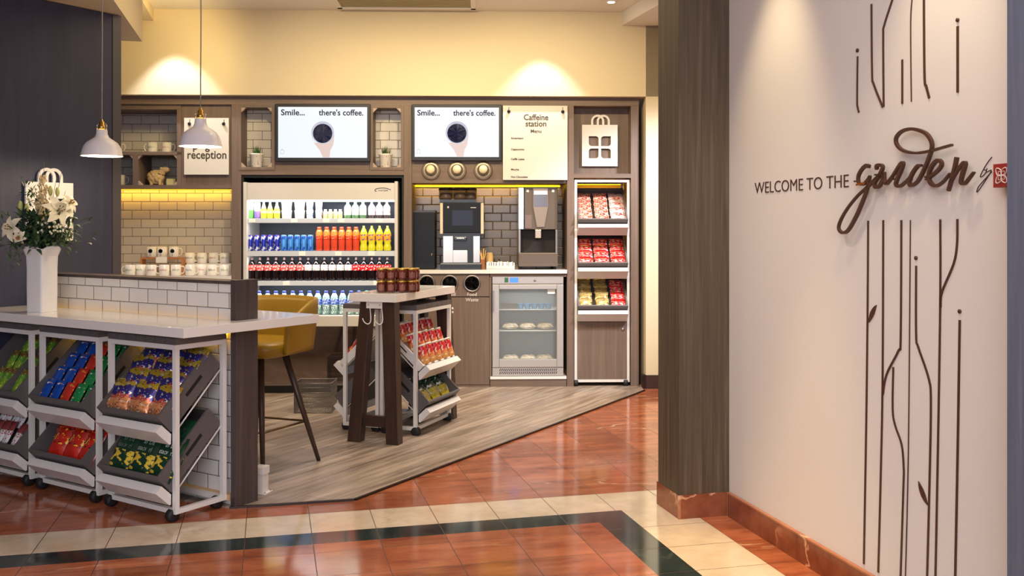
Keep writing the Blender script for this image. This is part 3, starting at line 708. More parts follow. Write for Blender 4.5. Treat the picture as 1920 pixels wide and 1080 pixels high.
# ------------------------------------------------------------------ pendants
def pendant(px, py, Yd, z, cordtop, label):
    x = (px-960)/FPX*Yd
    p = thing('pendant_lamp', ID, (x, Yd, z), label, 'pendant lamp', 'white pendant lamps over the counter')
    pr = [(.1005, 0), (.0985, .003), (.092, .03), (.086, .048), (.074, .066), (.052, .082), (.034, .094), (.027, .11), (.026, .128), (.0255, .131)]
    inn = [(r-.003, z_-(.0 if i < 8 else .002)) for i, (r, z_) in enumerate(pr)][::-1]
    mb = MB(); v_ = []; f_ = []; n = 40; allp = pr+inn
    for r, z_ in allp:
        for k in range(n): a = 2*pi*k/n; v_.append((r*cos(a), r*sin(a), z_))
    for i in range(len(allp)-1):
        for k in range(n): f_.append((i*n+k, i*n+(k+1) % n, (i+1)*n+(k+1) % n, (i+1)*n+k))
    for k in range(n): f_.append(((len(allp)-1)*n+k, (len(allp)-1)*n+(k+1) % n, (k+1) % n, k))
    mb.add(v_, f_, 0, True); mb.build('lamp_shade', mat('pendant_white', (226, 222, 226), .25), p)
    b = MB(); b.lathe([(.016, .131), (.016, .152), (.013, .154), (.013, .168), (.006, .176), (.004, .184)], n=16); b.build('socket', brass, p)
    cg = MB()
    for sx in (-1, 1): cg.tube([(sx*.024, 0, .128), (sx*.0245, 0, .152), (sx*.014, 0, .166)], .002, 6)
    cg.build('clip', chrome, p)
    MB().tube([(0, 0, .184), (.002, 0, .6), (0, 0, CEIL-z)], .0028, 8).build('cord', mat('grey_cord', (150, 146, 142), .6), p)
    MB().ball((0, 0, .062), .028, .028, .034, 14).build('bulb', mat('bulb_glow', (255, 222, 165), .5, emit=9), p)
    l = bpy.data.lights.new('pendant_light', 'POINT'); l.energy = 7; l.color = (1, .82, .55); l.shadow_soft_size = .03
    lo = bpy.data.objects.new('pendant_light', l); COL.objects.link(lo); lo.location = (x, Yd, z+.018)
pendant(191, 291, 4.85, 1.2+(425-293)/FPX*4.85, 0, 'white bell pendant lamp hanging in front of the dark wall')
pendant(376, 272, 4.6, 1.2+(425-275)/FPX*4.6, 0, 'white bell pendant lamp hanging in front of the reception poster')
# ------------------------------------------------------------------ bag signs
def bag(fr, x, y, z, wd_, label, grp='white cut-out bag emblems', d=.012, plain=True):
    """white board shaped like a carrier bag with four leaf-shaped cutouts; x,z = lower left corner"""
    s_ = wd_; h_ = s_*1.16; t = thing('bag_sign', fr, (x, y, z), label, 'sign', grp)
    bars = MB(); ma, mb_ = .19*s_, .035*s_   # margin, half gap
    top = .27*s_ if plain else .16*s_
    mx_ = s_/2; zc_ = (h_-top-.0*s_+.0)/2 + .0; wdw = (s_-2*ma)/2-mb_
    zc_ = .22*s_+wdw+mb_
    holes = []
    for sx in (-1, 1):
        for sz in (-1, 1):
            cx = mx_+sx*(mb_+wdw/2); cz = zc_+sz*(mb_+wdw/2); r = wdw*.28; pts = []
            # square leaf: two opposite corners rounded (outer/inner diagonal is sharp)
            for (ax, az) in ((-1, -1), (1, -1), (1, 1), (-1, 1)):
                if ax*az == -sx*sz:
                    cxr, czr = cx+ax*(wdw/2-r), cz+az*(wdw/2-r); a0 = math.atan2(az, ax)-pi/4
                    pts += [(cxr+r*cos(a0+k*pi/8), czr+r*sin(a0+k*pi/8)) for k in range(5)]
                else: pts.append((cx+ax*wdw/2, cz+az*wdw/2))
            holes.append(pts)
    # board with holes through a curve fill
    cu = bpy.data.curves.new('b', 'CURVE'); cu.dimensions = '2D'; cu.fill_mode = 'BOTH'; cu.extrude = d/2
    for pts in [[(0, 0), (s_, 0), (s_, h_), (0, h_)]]+holes:
        sp_ = cu.splines.new('POLY'); sp_.points.add(len(pts)-1); sp_.use_cyclic_u = True
        for q_, pt in zip(sp_.points, pts): q_.co = (pt[0], pt[1], 0, 1)
    o_ = bpy.data.objects.new('b', cu); COL.objects.link(o_); dg = bpy.context.evaluated_depsgraph_get(); me = bpy.data.meshes.new_from_object(o_.evaluated_get(dg))
    m_ = MB(); m_.add([(q_.co.x, -d/2-q_.co.z, q_.co.y) for q_ in me.vertices], [tuple(p_.vertices) for p_ in me.polygons])
    bpy.data.objects.remove(o_); bpy.data.curves.remove(cu)
    m_.build('bag_board', solid_white, t)
    for cx, off, dd in ((.44*s_, -.0, .0), (.60*s_, .0, .0035)):
        hd = MB(); r = .155*s_; path = [(cx-r, h_)]+[(cx-r, h_+.1*s_)]+[(cx+r*cos(a), h_+.1*s_+r*sin(a)) for a in [pi-pi*k/14 for k in range(15)]]+[(cx+r, h_)]
        hd.ribbon(path, .062*s_, -d+dd, -dd*.2); hd.build('handle', solid_white, t)
    return t
# ================================================================== PRODUCTS ON CARTS
def bag_mesh(w_, l_, t_, crimp=.012, mats_=None, name='snack_bag', nx=8, ny=12, wr=.0025):
    mb = MB(); rnd = random.Random(w_*1000+l_*77)
    for side in (1, -1):
        v_ = []; f_ = []
        for j in range(ny+1):
            for i in range(nx+1):
                u, v = i/nx*2-1, j/ny; y = v*l_
                e = min(y, l_-y); inner = max(0, min(1, (e-crimp)/(l_*.28))); h_ = t_/2*(inner*(2-inner))**.6*(1-abs(u)**3.2)**.5 if e > crimp*.9 else 0
                wob = rnd.uniform(-wr, wr) if 0 < inner and abs(u) < .95 else 0
                xw = w_/2*(1-.05*inner)
                v_.append((u*xw, y, t_/2+side*max(h_+wob*(side > 0), .0004)))
        for j in range(ny):
            for i in range(nx):
                a = j*(nx+1)+i; f_.append((a, a+1, a+nx+2, a+nx+1) if side > 0 else (a, a+nx+1, a+nx+2, a+1))
        mb.add(v_, f_, 0, True)
    return mb.build(name, mats_, None, fix=False)
PNOW = {}
def fill(ti, proto, cols, rows, L_, step, tilt, n0, lab, cat, group, x0=0, x1=1, s0=.022, jx=.004, jr=3, skip=(), colproto=None, where=''):
    M, w_, TL = ti; span = (x1-x0)*w_; pitch = span/cols
    for r in range(rows):
        for c in range(cols):
            if (r, c) in skip: continue
            p = colproto[c] if colproto else proto
            T = M @ Matrix.Translation((x0*w_+pitch*(c+.5)+random.uniform(-jx, jx), s0+step*r+random.uniform(-.003, .003), n0)) @ Matrix.Rotation(R(tilt), 4, 'X') @ Matrix.Rotation(R(random.uniform(-jr, jr)), 4, 'Z')
            rowname = {0: 'front row', rows-1: 'back row'}.get(r, ORD[r]+' row') if rows > 1 else 'row'
            nm = lab[c] if isinstance(lab, (list, tuple)) else lab
            place(p, T, f"{nm}, {nth(c, cols)} in the {rowname} {where}", cat, group)
gold_bag = pack('gold_bag', [(0, (206, 130, 80)), (.2, (226, 150, 96)), (.42, (200, 90, 70)), (.52, (50, 52, 130)), (.72, (60, 56, 120)), (.78, (196, 168, 48)), (1, (206, 182, 60))], .16, [((240, 226, 210), .62), ((120, 40, 60), .64)], sc=16, rough=.22, metal=.35)
green_bag = pack('green_bag', [(0, (18, 48, 34)), (.1, (22, 58, 40)), (1, (16, 44, 32))], .02, [((226, 190, 60), .53)], sc=8, rough=.3, band=(.12, .5))
red_bag = pack('red_bag', [(0, (196, 40, 26)), (.45, (206, 46, 28)), (.55, (176, 30, 20)), (1, (200, 40, 28))], .05, [((240, 190, 60), .6), ((40, 30, 20), .64)], sc=9, rough=.22, band=(.3, .75))
blue_pk = pack('blue_packet', [(0, (16, 70, 160)), (1, (22, 90, 190))], .05, [((220, 150, 120), .62), ((225, 225, 235), .68)], sc=4.5, rough=.22, band=(.15, .85))
redo_pk = pack('red_packet', [(0, (190, 50, 34)), (1, (204, 62, 40))], .05, [((226, 130, 60), .58)], sc=4.5, rough=.22, band=(.1, .9))
grn_pk = pack('green_packet', [(0, (30, 130, 70)), (1, (40, 150, 84))], .05, [((220, 200, 120), .6), ((220, 230, 220), .66)], sc=4.5, rough=.22, band=(.1, .8))
lime_pk = pack('lime_packet', [(0, (106, 148, 40)), (.55, (90, 140, 44)), (.75, (110, 84, 44)), (1, (70, 120, 50))], .1, [((196, 200, 90), .6)], sc=9, rough=.28)
white_bar = pack('white_bar', [(0, (222, 218, 220)), (.4, (214, 208, 210)), (.6, (120, 60, 60)), (1, (226, 222, 224))], .1, [((170, 40, 40), .6), ((70, 120, 90), .66)], sc=10, rough=.25)
choc_pk = pack('red_choc_packet', [(0, (186, 40, 40)), (.3, (198, 56, 50)), (1, (170, 36, 36))], .05, [((236, 206, 176), .52), ((120, 20, 24), .6)], sc=13, rough=.25)
mix_pk = pack('mixed_choc_packet', [(0, (196, 60, 50)), (.4, (226, 200, 196)), (.8, (206, 90, 70))], .12, [((236, 214, 206), .52), ((110, 50, 40), .58)], sc=13, rough=.25)
red2_pk = pack('bright_red_packet', [(0, (206, 26, 28)), (1, (214, 34, 32))], .05, [((240, 200, 190), .55), ((160, 16, 20), .6)], sc=11, rough=.25, band=(.2, .85))
goldb_pk = pack('gold_bar_packet', [(0, (186, 160, 96)), (.6, (206, 182, 118)), (1, (150, 120, 64))], .06, [((90, 60, 30), .62)], sc=7, rough=.25, metal=.3)
# cart 1 (open end): gold bags above, green bags below
p1 = bag_mesh(.135, .16, .055, mats_=gold_bag, wr=.006)
A, B_ = carts[0][1]
fill(A, p1, 3, 4, .16, .068, 19, .02, 'gold and navy crisp bag', 'crisp bag', 'gold and navy crisp bags in the end cart', jx=.008, jr=10, where='of the end cart')
p2 = bag_mesh(.15, .19, .045, mats_=green_bag, wr=.004)
tx_ = MB(); tx_.text('Das Da', .03, 0, 0, 0, ext=.0003); 
lab_ = MB(); lab_.add([(v[0], .135+v[2]*1.0, .0445) for v in tx_.v], tx_.f)
tx2 = MB().text('Backerl', .03, 0, 0, 0, ext=.0003); lab_.add([(v[0], .105+v[2]*1.0, .0445) for v in tx2.v], tx2.f)
lab_.build('lettering', mat('bag_lettering', (226, 230, 224), .5), p2, fix=False)
fill(B_, p2, 3, 2, .19, .085, 16, .02, 'dark green crisp bag', 'crisp bag', 'dark green crisp bags in the end cart', jx=.005, jr=4, where='of the end cart')
# cart 2
def packet(name, w_, l_, t_, mt):
    return bag_mesh(w_, l_, t_, .006, mt, name, 6, 8, .0008)
pb, pr_, pg = packet('snack_packet', .07, .098, .02, blue_pk), packet('snack_packet', .07, .098, .02, redo_pk), packet('snack_packet', .07, .098, .02, grn_pk)
A, B_ = carts[1][1]
fill(A, None, 5, 4, .098, .080, 14, .045, ['blue snack packet', 'blue snack packet', 'red snack packet', 'green snack packet', 'green snack packet'], 'snack packet', 'coloured packets in the middle cart', jx=.001, jr=1.5, colproto=[pb, pb, pr_, pg, pg], where='(middle cart)')
pr2 = bag_mesh(.115, .19, .05, mats_=red_bag, wr=.004)
fill(B_, pr2, 3, 2, .19, .1, 15, .018, 'red crisp bag', 'crisp bag', 'red crisp bags in the middle cart', x0=.18, jr=4, where='of the middle cart')
# cart 3
A, B_ = carts[2][1]
pl_ = packet('snack_bar', .05, .13, .024, lime_pk)
fill(A, pl_, 3, 3, .13, .1, 14, .04, 'lime bar left of divider', 'snack bar', 'lime green bars in the leftmost cart', x0=.25, x1=.66, where='of the leftmost cart')
fill(A, pl_, 2, 3, .13, .1, 14, .04, 'lime bar right of divider', 'snack bar', 'lime green bars in the leftmost cart', x0=.72, x1=.97, where='of the leftmost cart')
dv = MB().box(A[1]*.685-.006, A[1]*.685+.006, .012, A[2]-.02, .012, .092); o = dv.build('divider', tray_m, None); o.parent = carts[2][0]; o.matrix_local = isl_cart(2).M.inverted() @ A[0]
pw = packet('snack_bar', .048, .12, .022, white_bar)
fill(B_, pw, 4, 3, .12, .1, 14, .035, 'white and red wrapped bar', 'snack bar', 'white and red bars in the leftmost cart', x0=.1, x1=.62, where='of the leftmost cart')
fill(B_, pw, 2, 2, .12, .1, 14, .035, 'white wrapped bar, tray\'s right side', 'snack bar', 'white and red bars in the leftmost cart', x0=.68, x1=.95, where='of the leftmost cart')
# cart beside the high table: red tubs and dark green bags
tubm = pack('red_tub', [(0, (214, 150, 80)), (.35, (220, 120, 70)), (.55, (196, 40, 50)), (1, (150, 22, 34))], .15, [((240, 214, 190), .6), ((240, 200, 90), .64)], sc=6, rough=.3, axis=1)
def tub():
    T = Matrix.Rotation(-pi/2, 4, 'X')
    o = MB().lathe([(.023, 0), (.025, .004), (.026, .1), (.026, .104)], (0, -.027, 0), 16, T=T).build('snack_tub', tubm, None)
    MB().lathe([(.0275, .104), (.0275, .113), (.024, .115)], (0, -.027, 0), 16, T=T).build('lid', mat('tub_lid', (232, 218, 208), .35), o); return o
tb_ = tub(); A, B_ = cart_r[1]
fill(A, tb_, 5, 3, .115, .088, 27, .02, 'red and gold snack tub', 'snack tub', 'red and gold tubs in the cart by the high table', jx=.002, jr=2, where='by the high table')
gb2 = pack('green_yellow_bag', [(0, (200, 180, 50)), (.3, (196, 180, 60)), (.42, (24, 60, 42)), (1, (30, 66, 46))], .12, [((220, 224, 214), .6)], sc=9, rough=.22)
p3 = bag_mesh(.12, .19, .045, mats_=gb2)
fill(B_, p3, 3, 1, .19, .1, 8, .012, 'green and yellow crisp bag', 'crisp bag', 'green and yellow bags in the cart by the high table', x0=.12, jr=8, where='by the high table')
A, B_ = cart_l[1]
fill(A, pr2, 3, 1, .19, .1, 8, .012, 'red crisp bag', 'crisp bag', 'bags in the cart facing the fridge', jr=5, where='facing the fridge')
# jars on the high table
def jar():
    o = MB().lathe([(.017, 0), (.0225, .003), (.0235, .012), (.0235, .048), (.021, .054), (.019, .057)], n=10).build('jar', mat('dark_red_jar', (92, 24, 20), .12, coat=.5), None)
    MB().lathe([(.0215, .057), (.022, .066), (.0205, .068)], n=16).build('lid', mat('gold_lid', (210, 176, 92), .3, .8), o)
    lb = MB(); n = 6
    for i in range(n):
        a0, a1 = -pi/2+(i-n/2)*.22, -pi/2+(i+1-n/2)*.22; r = .0242
        lb.add([(r*cos(a0), r*sin(a0), .014), (r*cos(a1), r*sin(a1), .014), (r*cos(a1), r*sin(a1), .044), (r*cos(a0), r*sin(a0), .044)], [(0, 1, 2, 3)])
    lb.build('label', mat('jar_label', (128, 78, 66), .5, noise=.5, nscale=260), o, fix=False)
    return o
jr = jar(); k = 0
jc = WF
for cl_, (cu, nm) in enumerate(((-.20, 'left-hand'), (-.075, 'right-hand'))):
    for lay in range(2):
        for iy in range(2):
            for ix in range(2):
                p = TF.M @ Vector((0, 0, 0))
                base = fl(703+40*cl_+6.5, 549, .83) 
                dx = Vector((.054, .0, 0)); dy = Vector((.012, .054, 0))
                q = base + dx*ix + dy*iy + Vector((.012, .03, 0))
                q.z = .8302+lay*.0685
                place(jr, Matrix.Translation(q) @ Matrix.Rotation(.12, 4, 'Z') @ Matrix.Diagonal((1.13, 1.13, 1, 1)), f"gold-lidded jar, {('front', 'back')[iy]} {('left', 'right')[ix]} of the {('lower', 'upper')[lay]} layer of the {nm} stack", 'jar', 'stacked gold-lidded jars on the high table')
# ================================================================== SNACK TOWER
tf = Fr(*WF.w(X(1077.5), .02).xy, .03); TW = X(1181.5)-X(1077.5); tall = Z(336, .02)
tower, ttr = cart(tf, TW, .36, 'tall white-framed snack tower with three sloping trays and a wooden cupboard below', None, face=(1.157, .832, .513), H=tall, tops=False)
MB().box(.021, TW-.021, .004, .3, .056, .485).build('cupboard', cabw, tower)
MB().lathe([(.011, 0), (.011, .004), (.006, .006)], n=14, T=Matrix.Translation((TW-.05, .0035, .43)) @ Matrix.Rotation(pi/2, 4, 'X')).build('lock', chrome, tower)
pc = packet('chocolate_bar', .105, .062, .022, choc_pk); pm = packet('chocolate_bar', .12, .06, .022, mix_pk); p2r = packet('chocolate_bar', .112, .062, .022, red2_pk); pgd = packet('chocolate_bar', .1, .075, .022, goldb_pk)
G1 = 'chocolate bars in the snack tower'
fill(ttr[0], None, 3, 5, .06, .06, 12, .045, ['red and cream chocolate bar', 'red and cream chocolate bar', 'red and white chocolate bar'], 'chocolate bar', G1, jx=.002, jr=3, colproto=[pc, pc, pm], where='of the tower\'s top tray')
fill(ttr[1], p2r, 3, 4, .062, .07, 12, .045, 'bright red chocolate bar', 'chocolate bar', G1, jx=.002, jr=3, where='of the tower\'s middle tray')
fill(ttr[2], None, 3, 4, .07, .07, 12, .045, ['gold chocolate bar', 'gold chocolate bar', 'red chocolate bar'], 'chocolate bar', G1, jx=.003, jr=4, colproto=[pgd, pgd, p2r], where='of the tower\'s lowest tray')
# ================================================================== DRINKS FRIDGE
FG = thing('drinks_fridge', WF, (0, 0, 0), 'large open-front white drinks fridge with four lit shelves of cans and bottles', 'fridge')
body = mat('fridge_body', (208, 202, 196), .35); inn = mat('fridge_inside', (44, 46, 60), .4)
xa, xb, xi0, xi1 = X(456.5), X(746), X(463.5), X(740)
def fp_(n, mb, mt, **k): return mb.build(n, mt, FG, (0, 0, 0), **k)
zd = Z(589, .03)
fp_('side_panel', MB().box(xa, xi0, -.01, .52, .012, Z(342)), body, bevel=.003); fp_('side_panel', MB().box(xi1, xb, -.01, .52, .012, Z(340)), body, bevel=.003)
fp_('header', MB().box(xi0+.0005, xi1-.0005, -.004, .5, Z(375), Z(343)), body)
fp_('back_panel', MB().box(xi0+.0005, xi1-.0005, .40, .42, zd, Z(376)), inn)
fp_('base', MB().box(xi0+.0005, xi1-.0005, -.23, .44, zd-.06, zd-.002), body, bevel=.004)
fp_('front_lip', MB().box(X(465, -.26), X(738, -.26), -.262, -.232, Z(612, -.26), Z(592, -.26)), body, bevel=.004)
mirror = mat('mirror_panel', (150, 136, 132), .06, 1)
fp_('mirror_panel', MB().box(X(467, -.24), X(736, -.24), -.24, -.20, .075, zd-.062), mirror)
fp_('kick_plate', MB().box(X(467, -.24), X(736, -.24), -.22, -.18, .008, .074), black)
fp_('panel_trim', MB().box(X(467, -.24), X(736, -.24), -.246, -.2402, .062, .076), steel)
SH = [(409.5, 418), (470.5, 480), (526, 535)]
price = mat('price_card', (246, 244, 236), .5)
for k, (y0_, y1_) in enumerate(SH):
    zt_ = Z(y0_, .05); s_ = fp_('shelf', MB().box(xi0+.001, xi1-.001, .03, .39, zt_-.012, zt_), mat('shelf_metal', (206, 208, 214), .3))
    MB().box(xi0+.001, xi1-.001, .012, .0295, Z(y1_, .02), zt_-.001).build('price_rail', mat('price_rail', (200, 204, 212), .2), s_)
    for px in ((466, 545, 605, 633, 705), (560, 628, 690), (530, 700))[k]:
        MB().box(X(px), X(px+12), .009, .0118, Z(y1_, .02)+.003, zt_-.004).build('price_card', price, s_)
fp_('light_tube', MB().box(xi0+.01, xi1-.01, .06, .08, Z(378, .06), Z(375.5, .06)), mat('cool_tube', (236, 246, 255), .5, emit=7))
for y_, p in ((376, 2.8), (419, 1.3), (481, 1.5), (536, 2.0)):
    c = WF.w((xi0+xi1)/2, -.0, Z(y_, .05)-.006); o = area('fridge_light', c, xi1-xi0-.04, p, (.9, .96, 1), (R(38), 0, .03), sy=.02)
lg = MB(); c = WF.px(717, 357, 0)
lg.tube([(c.x+.055*cos(a), -.006, c.z+.016*sin(a)+.002) for a in [R(20)+R(200)*k/14 for k in range(15)]], .0022, 5)
lg.ball((c.x+.058, -.006, c.z+.006), .004, .002, .004, 8); lg.text('norpe', .022, c.x+.006, -.005, c.z-.006, ext=.0005, width=.07); fp_('logo', lg, mat('logo_dark', (40, 46, 60), .5))
PX = 7.31/FPX     # metres per pixel on the shelves
def bottle(name, w_, h_, prof, mt, capm=None, capr=.28, labm=None, lab=(.3, .6), caph=.07, n=14):
    """prof: (r fraction, z fraction); sizes in pixels of the shelf plane"""
    w_ *= PX; h_ *= PX
    o = MB().lathe([(r*w_/2, z*h_) for r, z in prof], n=n).build(name, mt, None)
    if capm: MB().lathe([(capr*w_/2, (1-caph)*h_), (capr*w_/2, h_-.001), (capr*w_/2*.9, h_)], n=12).build('cap', capm, o)
    if labm:
        def rad(z):
            for (r0, z0), (r1, z1) in zip(prof, prof[1:]):
                if z0 <= z <= z1: return (r0+(r1-r0)*(z-z0)/max(1e-6, z1-z0))*w_/2+.0008
            return w_/2
        zs = [lab[0]+(lab[1]-lab[0])*k/5 for k in range(6)]
        v_ = []; f_ = []
        for z in zs:
            for k in range(n): a = 2*pi*k/n; v_.append((rad(z)*cos(a), rad(z)*sin(a), z*h_))
        for i in range(5):
            for k in range(n): f_.append((i*n+k, i*n+(k+1) % n, (i+1)*n+(k+1) % n, (i+1)*n+k))
        MB().add(v_, f_, 0, True).build('label', labm, o)
    return o
def stock(p, y, pxs, d, lab, cat, group, where):
    for i, px in enumerate(pxs):
        q = WF.px(px, 400, d); z = Z(y, .05)+.0005 if y < 560 else zd
        place(p, WF.M @ Matrix.Translation((q.x, d, z)) @ Matrix.Rotation(random.uniform(-.1, .1), 4, 'Z'), f"{lab}, {nth(i, len(pxs))} on the fridge's {where}", cat, group)
cola = [(.8, 0), (1, .03), (.9, .2), (.95, .3), (1, .42), (1, .62), (.9, .74), (.55, .86), (.3, .93), (.3, .99), (.28, 1)]
strt = [(.85, 0), (1, .03), (1, .62), (.85, .76), (.5, .86), (.36, .92), (.36, 1)]
canp = [(.72, 0), (.98, .05), (1, .08), (1, .9), (.86, .96), (.86, 1), (.8, 1)]
sq = [(.95, 0), (1, .02), (1, .9), (.98, .93), (.98, 1)]
def blend(name, stops, spots=None, sc=6, rough=.2, band=None, amp=.0, interp='CONSTANT', metal=0): return pack(name, stops, amp, spots, sc, rough, 2, band=band, interp=interp, metal=metal)
# shelf 1
tall_g = bottle('drink_can', 12, 31, canp, blend('can_white_green', [(0, (110, 200, 90)), (.5, (238, 240, 236)), (1, (238, 240, 236))]))
tall_p = bottle('drink_can', 12, 31, canp, blend('can_white_purple', [(0, (140, 110, 200)), (.42, (200, 190, 220)), (.5, (238, 240, 240)), (1, (238, 240, 236))]))
for p_ in (tall_g, tall_p):
    MB().tube([(.011*cos(a), -.0248, .092+.011*sin(a)) for a in [2*pi*k/14 for k in range(14)]], .0018, 5, closed=True).build('ring_logo', black, p_)
stock(tall_g, 409.5, [469.5], .07, 'tall white and green drink can', 'drink can', None, 'top shelf'); stock(tall_p, 409.5, [482.5], .07, 'tall white and purple drink can', 'drink can', None, 'top shelf')
yb = bottle('juice_bottle', 12, 31, [(.8, 0), (1, .03), (1, .45), (.8, .58), (.45, .78), (.34, .9), (.34, 1)], blend('lemonade', [(0, (226, 214, 60)), (.62, (236, 232, 170)), (1, (226, 226, 210))], rough=.1), mat('cap_silver', (206, 206, 206), .3, .6), .36, blend('lemon_label', [(0, (240, 222, 140)), (1, (240, 222, 140))]), (.3, .45))
stock(yb, 409.5, [494.6, 506.5, 519.2], .07, 'small yellow lemonade bottle', 'bottle', 'yellow lemonade bottles on the top shelf', 'top shelf')
def pot(name, w_, mt, lidm): 
    o = bottle(name, w_, 15.2, [(.84, 0), (.9, .03), (.98, .8), (1, .82), (1, .9)], mt); MB().lathe([(w_*PX*.5, 15.2*PX*.9), (w_*PX*.5, 15.2*PX*.97), (w_*PX*.48, 15.2*PX*.985)], n=18).build('lid', lidm, o); return o
wl_ = mat('pot_lid', (240, 238, 230), .3)
for w_, mt, pxs, lab in ((20, blend('pot_white', [(0, (240, 234, 226)), (1, (240, 234, 226))], [((200, 150, 140), .64)], 7), (537.7,), 'wide white pot nearest the yellow bottles'),
                          (20, blend('pot_pink', [(0, (240, 214, 204)), (.5, (244, 234, 226)), (1, (244, 236, 230))]), (562,), 'wide white and pink pot'),
                          (13.5, blend('pot_blue', [(0, (236, 238, 240)), (1, (236, 238, 240))], [((120, 150, 200), .56)], 5), (581,), 'narrow white and blue pot'),
                          (13.5, blend('pot_rose', [(0, (240, 236, 238)), (1, (240, 236, 238))], [((200, 130, 150), .58)], 5), (598,), 'narrow white and rose pot')):
    pp = pot('dessert_pot', w_, mt, wl_)
    for lay in range(2):
        q = WF.px(pxs[0], 400, .085); place(pp, WF.M @ Matrix.Translation((q.x, .085, Z(409.5, .05)+.0005+lay*15.1*PX)), f"{lab}, {('lower', 'upper')[lay]} of its pair on the fridge's top shelf", 'dessert pot', 'stacked pots on the top shelf')
sy_ = bottle('yogurt_drink', 8.6, 17, [(.9, 0), (1, .05), (1, .7), (.7, .8), (.6, .84), (.6, 1)], blend('yellow_drink', [(0, (230, 222, 130)), (.5, (236, 230, 160)), (1, (236, 236, 220))]), mat('cap_white', (244, 244, 240), .3), .62, caph=.16)
stock(sy_, 409.5, [610.2, 619.5, 629, 638], .07, 'tiny yellow drink bottle with white cap', 'bottle', 'tiny yellow bottles on the top shelf', 'top shelf')
gw_ = bottle('water_bottle', 13, 30.5, strt, blend('green_tint', [(0, (90, 130, 80)), (.2, (150, 190, 140)), (1, (190, 214, 190))], rough=.08), mat('cap_green', (190, 226, 196), .3), .42, blend('label_green_white', [(0, (226, 240, 216)), (1, (236, 244, 230))]), (.2, .76))
stock(gw_, 409.5, [652, 666.3, 680.5], .06, 'green-tinted bottle with a big pale green label', 'bottle', 'pale green label bottles on the top shelf', 'top shelf')
pw_ = bottle('water_bottle', 13, 30.5, strt, blend('smoke_tint', [(0, (70, 50, 50)), (.2, (150, 130, 130)), (1, (200, 190, 196))], rough=.08), mat('cap_pale', (226, 214, 220), .3), .34, blend('label_pink_white', [(0, (240, 224, 228)), (1, (244, 232, 236))], [((180, 150, 160), .62)], 5), (.2, .76))
stock(pw_, 409.5, [697, 711.2, 725.3], .06, 'dark-based bottle with a pale pink label', 'bottle', 'pale pink label bottles on the top shelf', 'top shelf')
# shelf 2
c1 = bottle('drink_can', 11.6, 30, canp, pack('can_blue', [(0, (30, 40, 150)), (.55, (30, 44, 160)), (.8, (40, 56, 170)), (1, (190, 196, 210))], 0, [((206, 210, 226), .55), ((200, 30, 50), .68)], 3.2, .25, 2, metal=.3))
stock(c1, 470.5, [469.7, 482, 494.7, 507.3, 519.8], .06, 'dark blue and silver energy drink can', 'drink can', 'dark blue cans on the second shelf', 'second shelf')
c2_ = bottle('drink_can', 11.6, 30, canp, pack('can_light_blue', [(0, (70, 140, 210)), (.9, (110, 170, 220)), (1, (200, 210, 220))], 0, [((40, 80, 180), .56), ((200, 60, 70), .68)], 3.2, .25, 2, metal=.3))
stock(c2_, 470.5, [532.5, 545, 557.5, 570, 582.3], .06, 'light blue energy drink can', 'drink can', 'light blue cans on the second shelf', 'second shelf')
lz = bottle('sports_bottle', 13.2, 45, [(.85, 0), (1, .04), (.94, .2), (1, .3), (.96, .5), (.96, .78), (.7, .87), (.5, .9), (.5, 1)], blend('orange_drink', [(0, (206, 70, 40)), (.45, (196, 50, 26)), (.8, (230, 120, 50)), (1, (240, 150, 100))], rough=.1), mat('cap_orange', (226, 84, 56), .4), .6, blend('sports_label', [(0, (220, 70, 26)), (.5, (240, 130, 50)), (1, (226, 90, 40))], [((250, 210, 150), .62)], 6), (.5, .8), caph=.11)
stock(lz, 470.5, [598.7, 612.7, 626.7, 640.7, 654.4, 667.7], .06, 'orange-red sports drink bottle with orange cap', 'bottle', 'orange-red bottles on the second shelf', 'second shelf')
fo = bottle('soda_bottle', 14.6, 47, [(.8, 0), (1, .05), (1, .16), (.78, .3), (1, .42), (1, .68), (.6, .84), (.3, .92), (.3, 1)], blend('yellow_soda', [(0, (214, 206, 40)), (.9, (228, 214, 50)), (1, (230, 226, 120))], rough=.1), mat('cap_grey', (190, 200, 190), .3), .3, blend('soda_label', [(0, (236, 150, 40)), (1, (240, 160, 50))], [((60, 60, 130), .58)], 3.5), (.42, .7))
stock(fo, 470.5, [682, 697, 711.7, 726.5], .06, 'bright yellow soda bottle with an orange label', 'bottle', 'yellow soda bottles on the second shelf', 'second shelf')
# shelf 3
ck = blend('cola', [(0, (22, 8, 8)), (.84, (22, 8, 8)), (.9, (120, 110, 104)), (1, (150, 140, 134))], rough=.06)
for pxs, c_, lab, g_ in (([472.5, 487.6, 502.8, 517.8, 533, 548, 563], (226, 84, 76), 'dark cola bottle with a soft red label', 'soft red label cola bottles'),
                      ([578, 593, 608.4, 623.3, 638.2, 653], (206, 204, 204), 'dark cola bottle with a silver label', 'silver label cola bottles'),
                      ([667.6, 682.4, 697, 711.5, 726.3], (222, 30, 32), 'dark cola bottle with a vivid red label', 'vivid red label cola bottles')):
    p_ = bottle('cola_bottle', 14.2, 43, cola, ck, mat('cap_'+g_[:5], (60, 54, 52) if c_[1] > 190 else (170, 40, 36), .4), .3, blend('label_'+g_[:6], [(0, c_), (1, c_)], [((244, 236, 232), .6)] if c_[1] < 190 else [((190, 60, 60), .64)], 4), (.44, .69), caph=.05)
    stock(p_, 526, pxs, .06, lab, 'bottle', g_+' on the third shelf', 'third shelf')
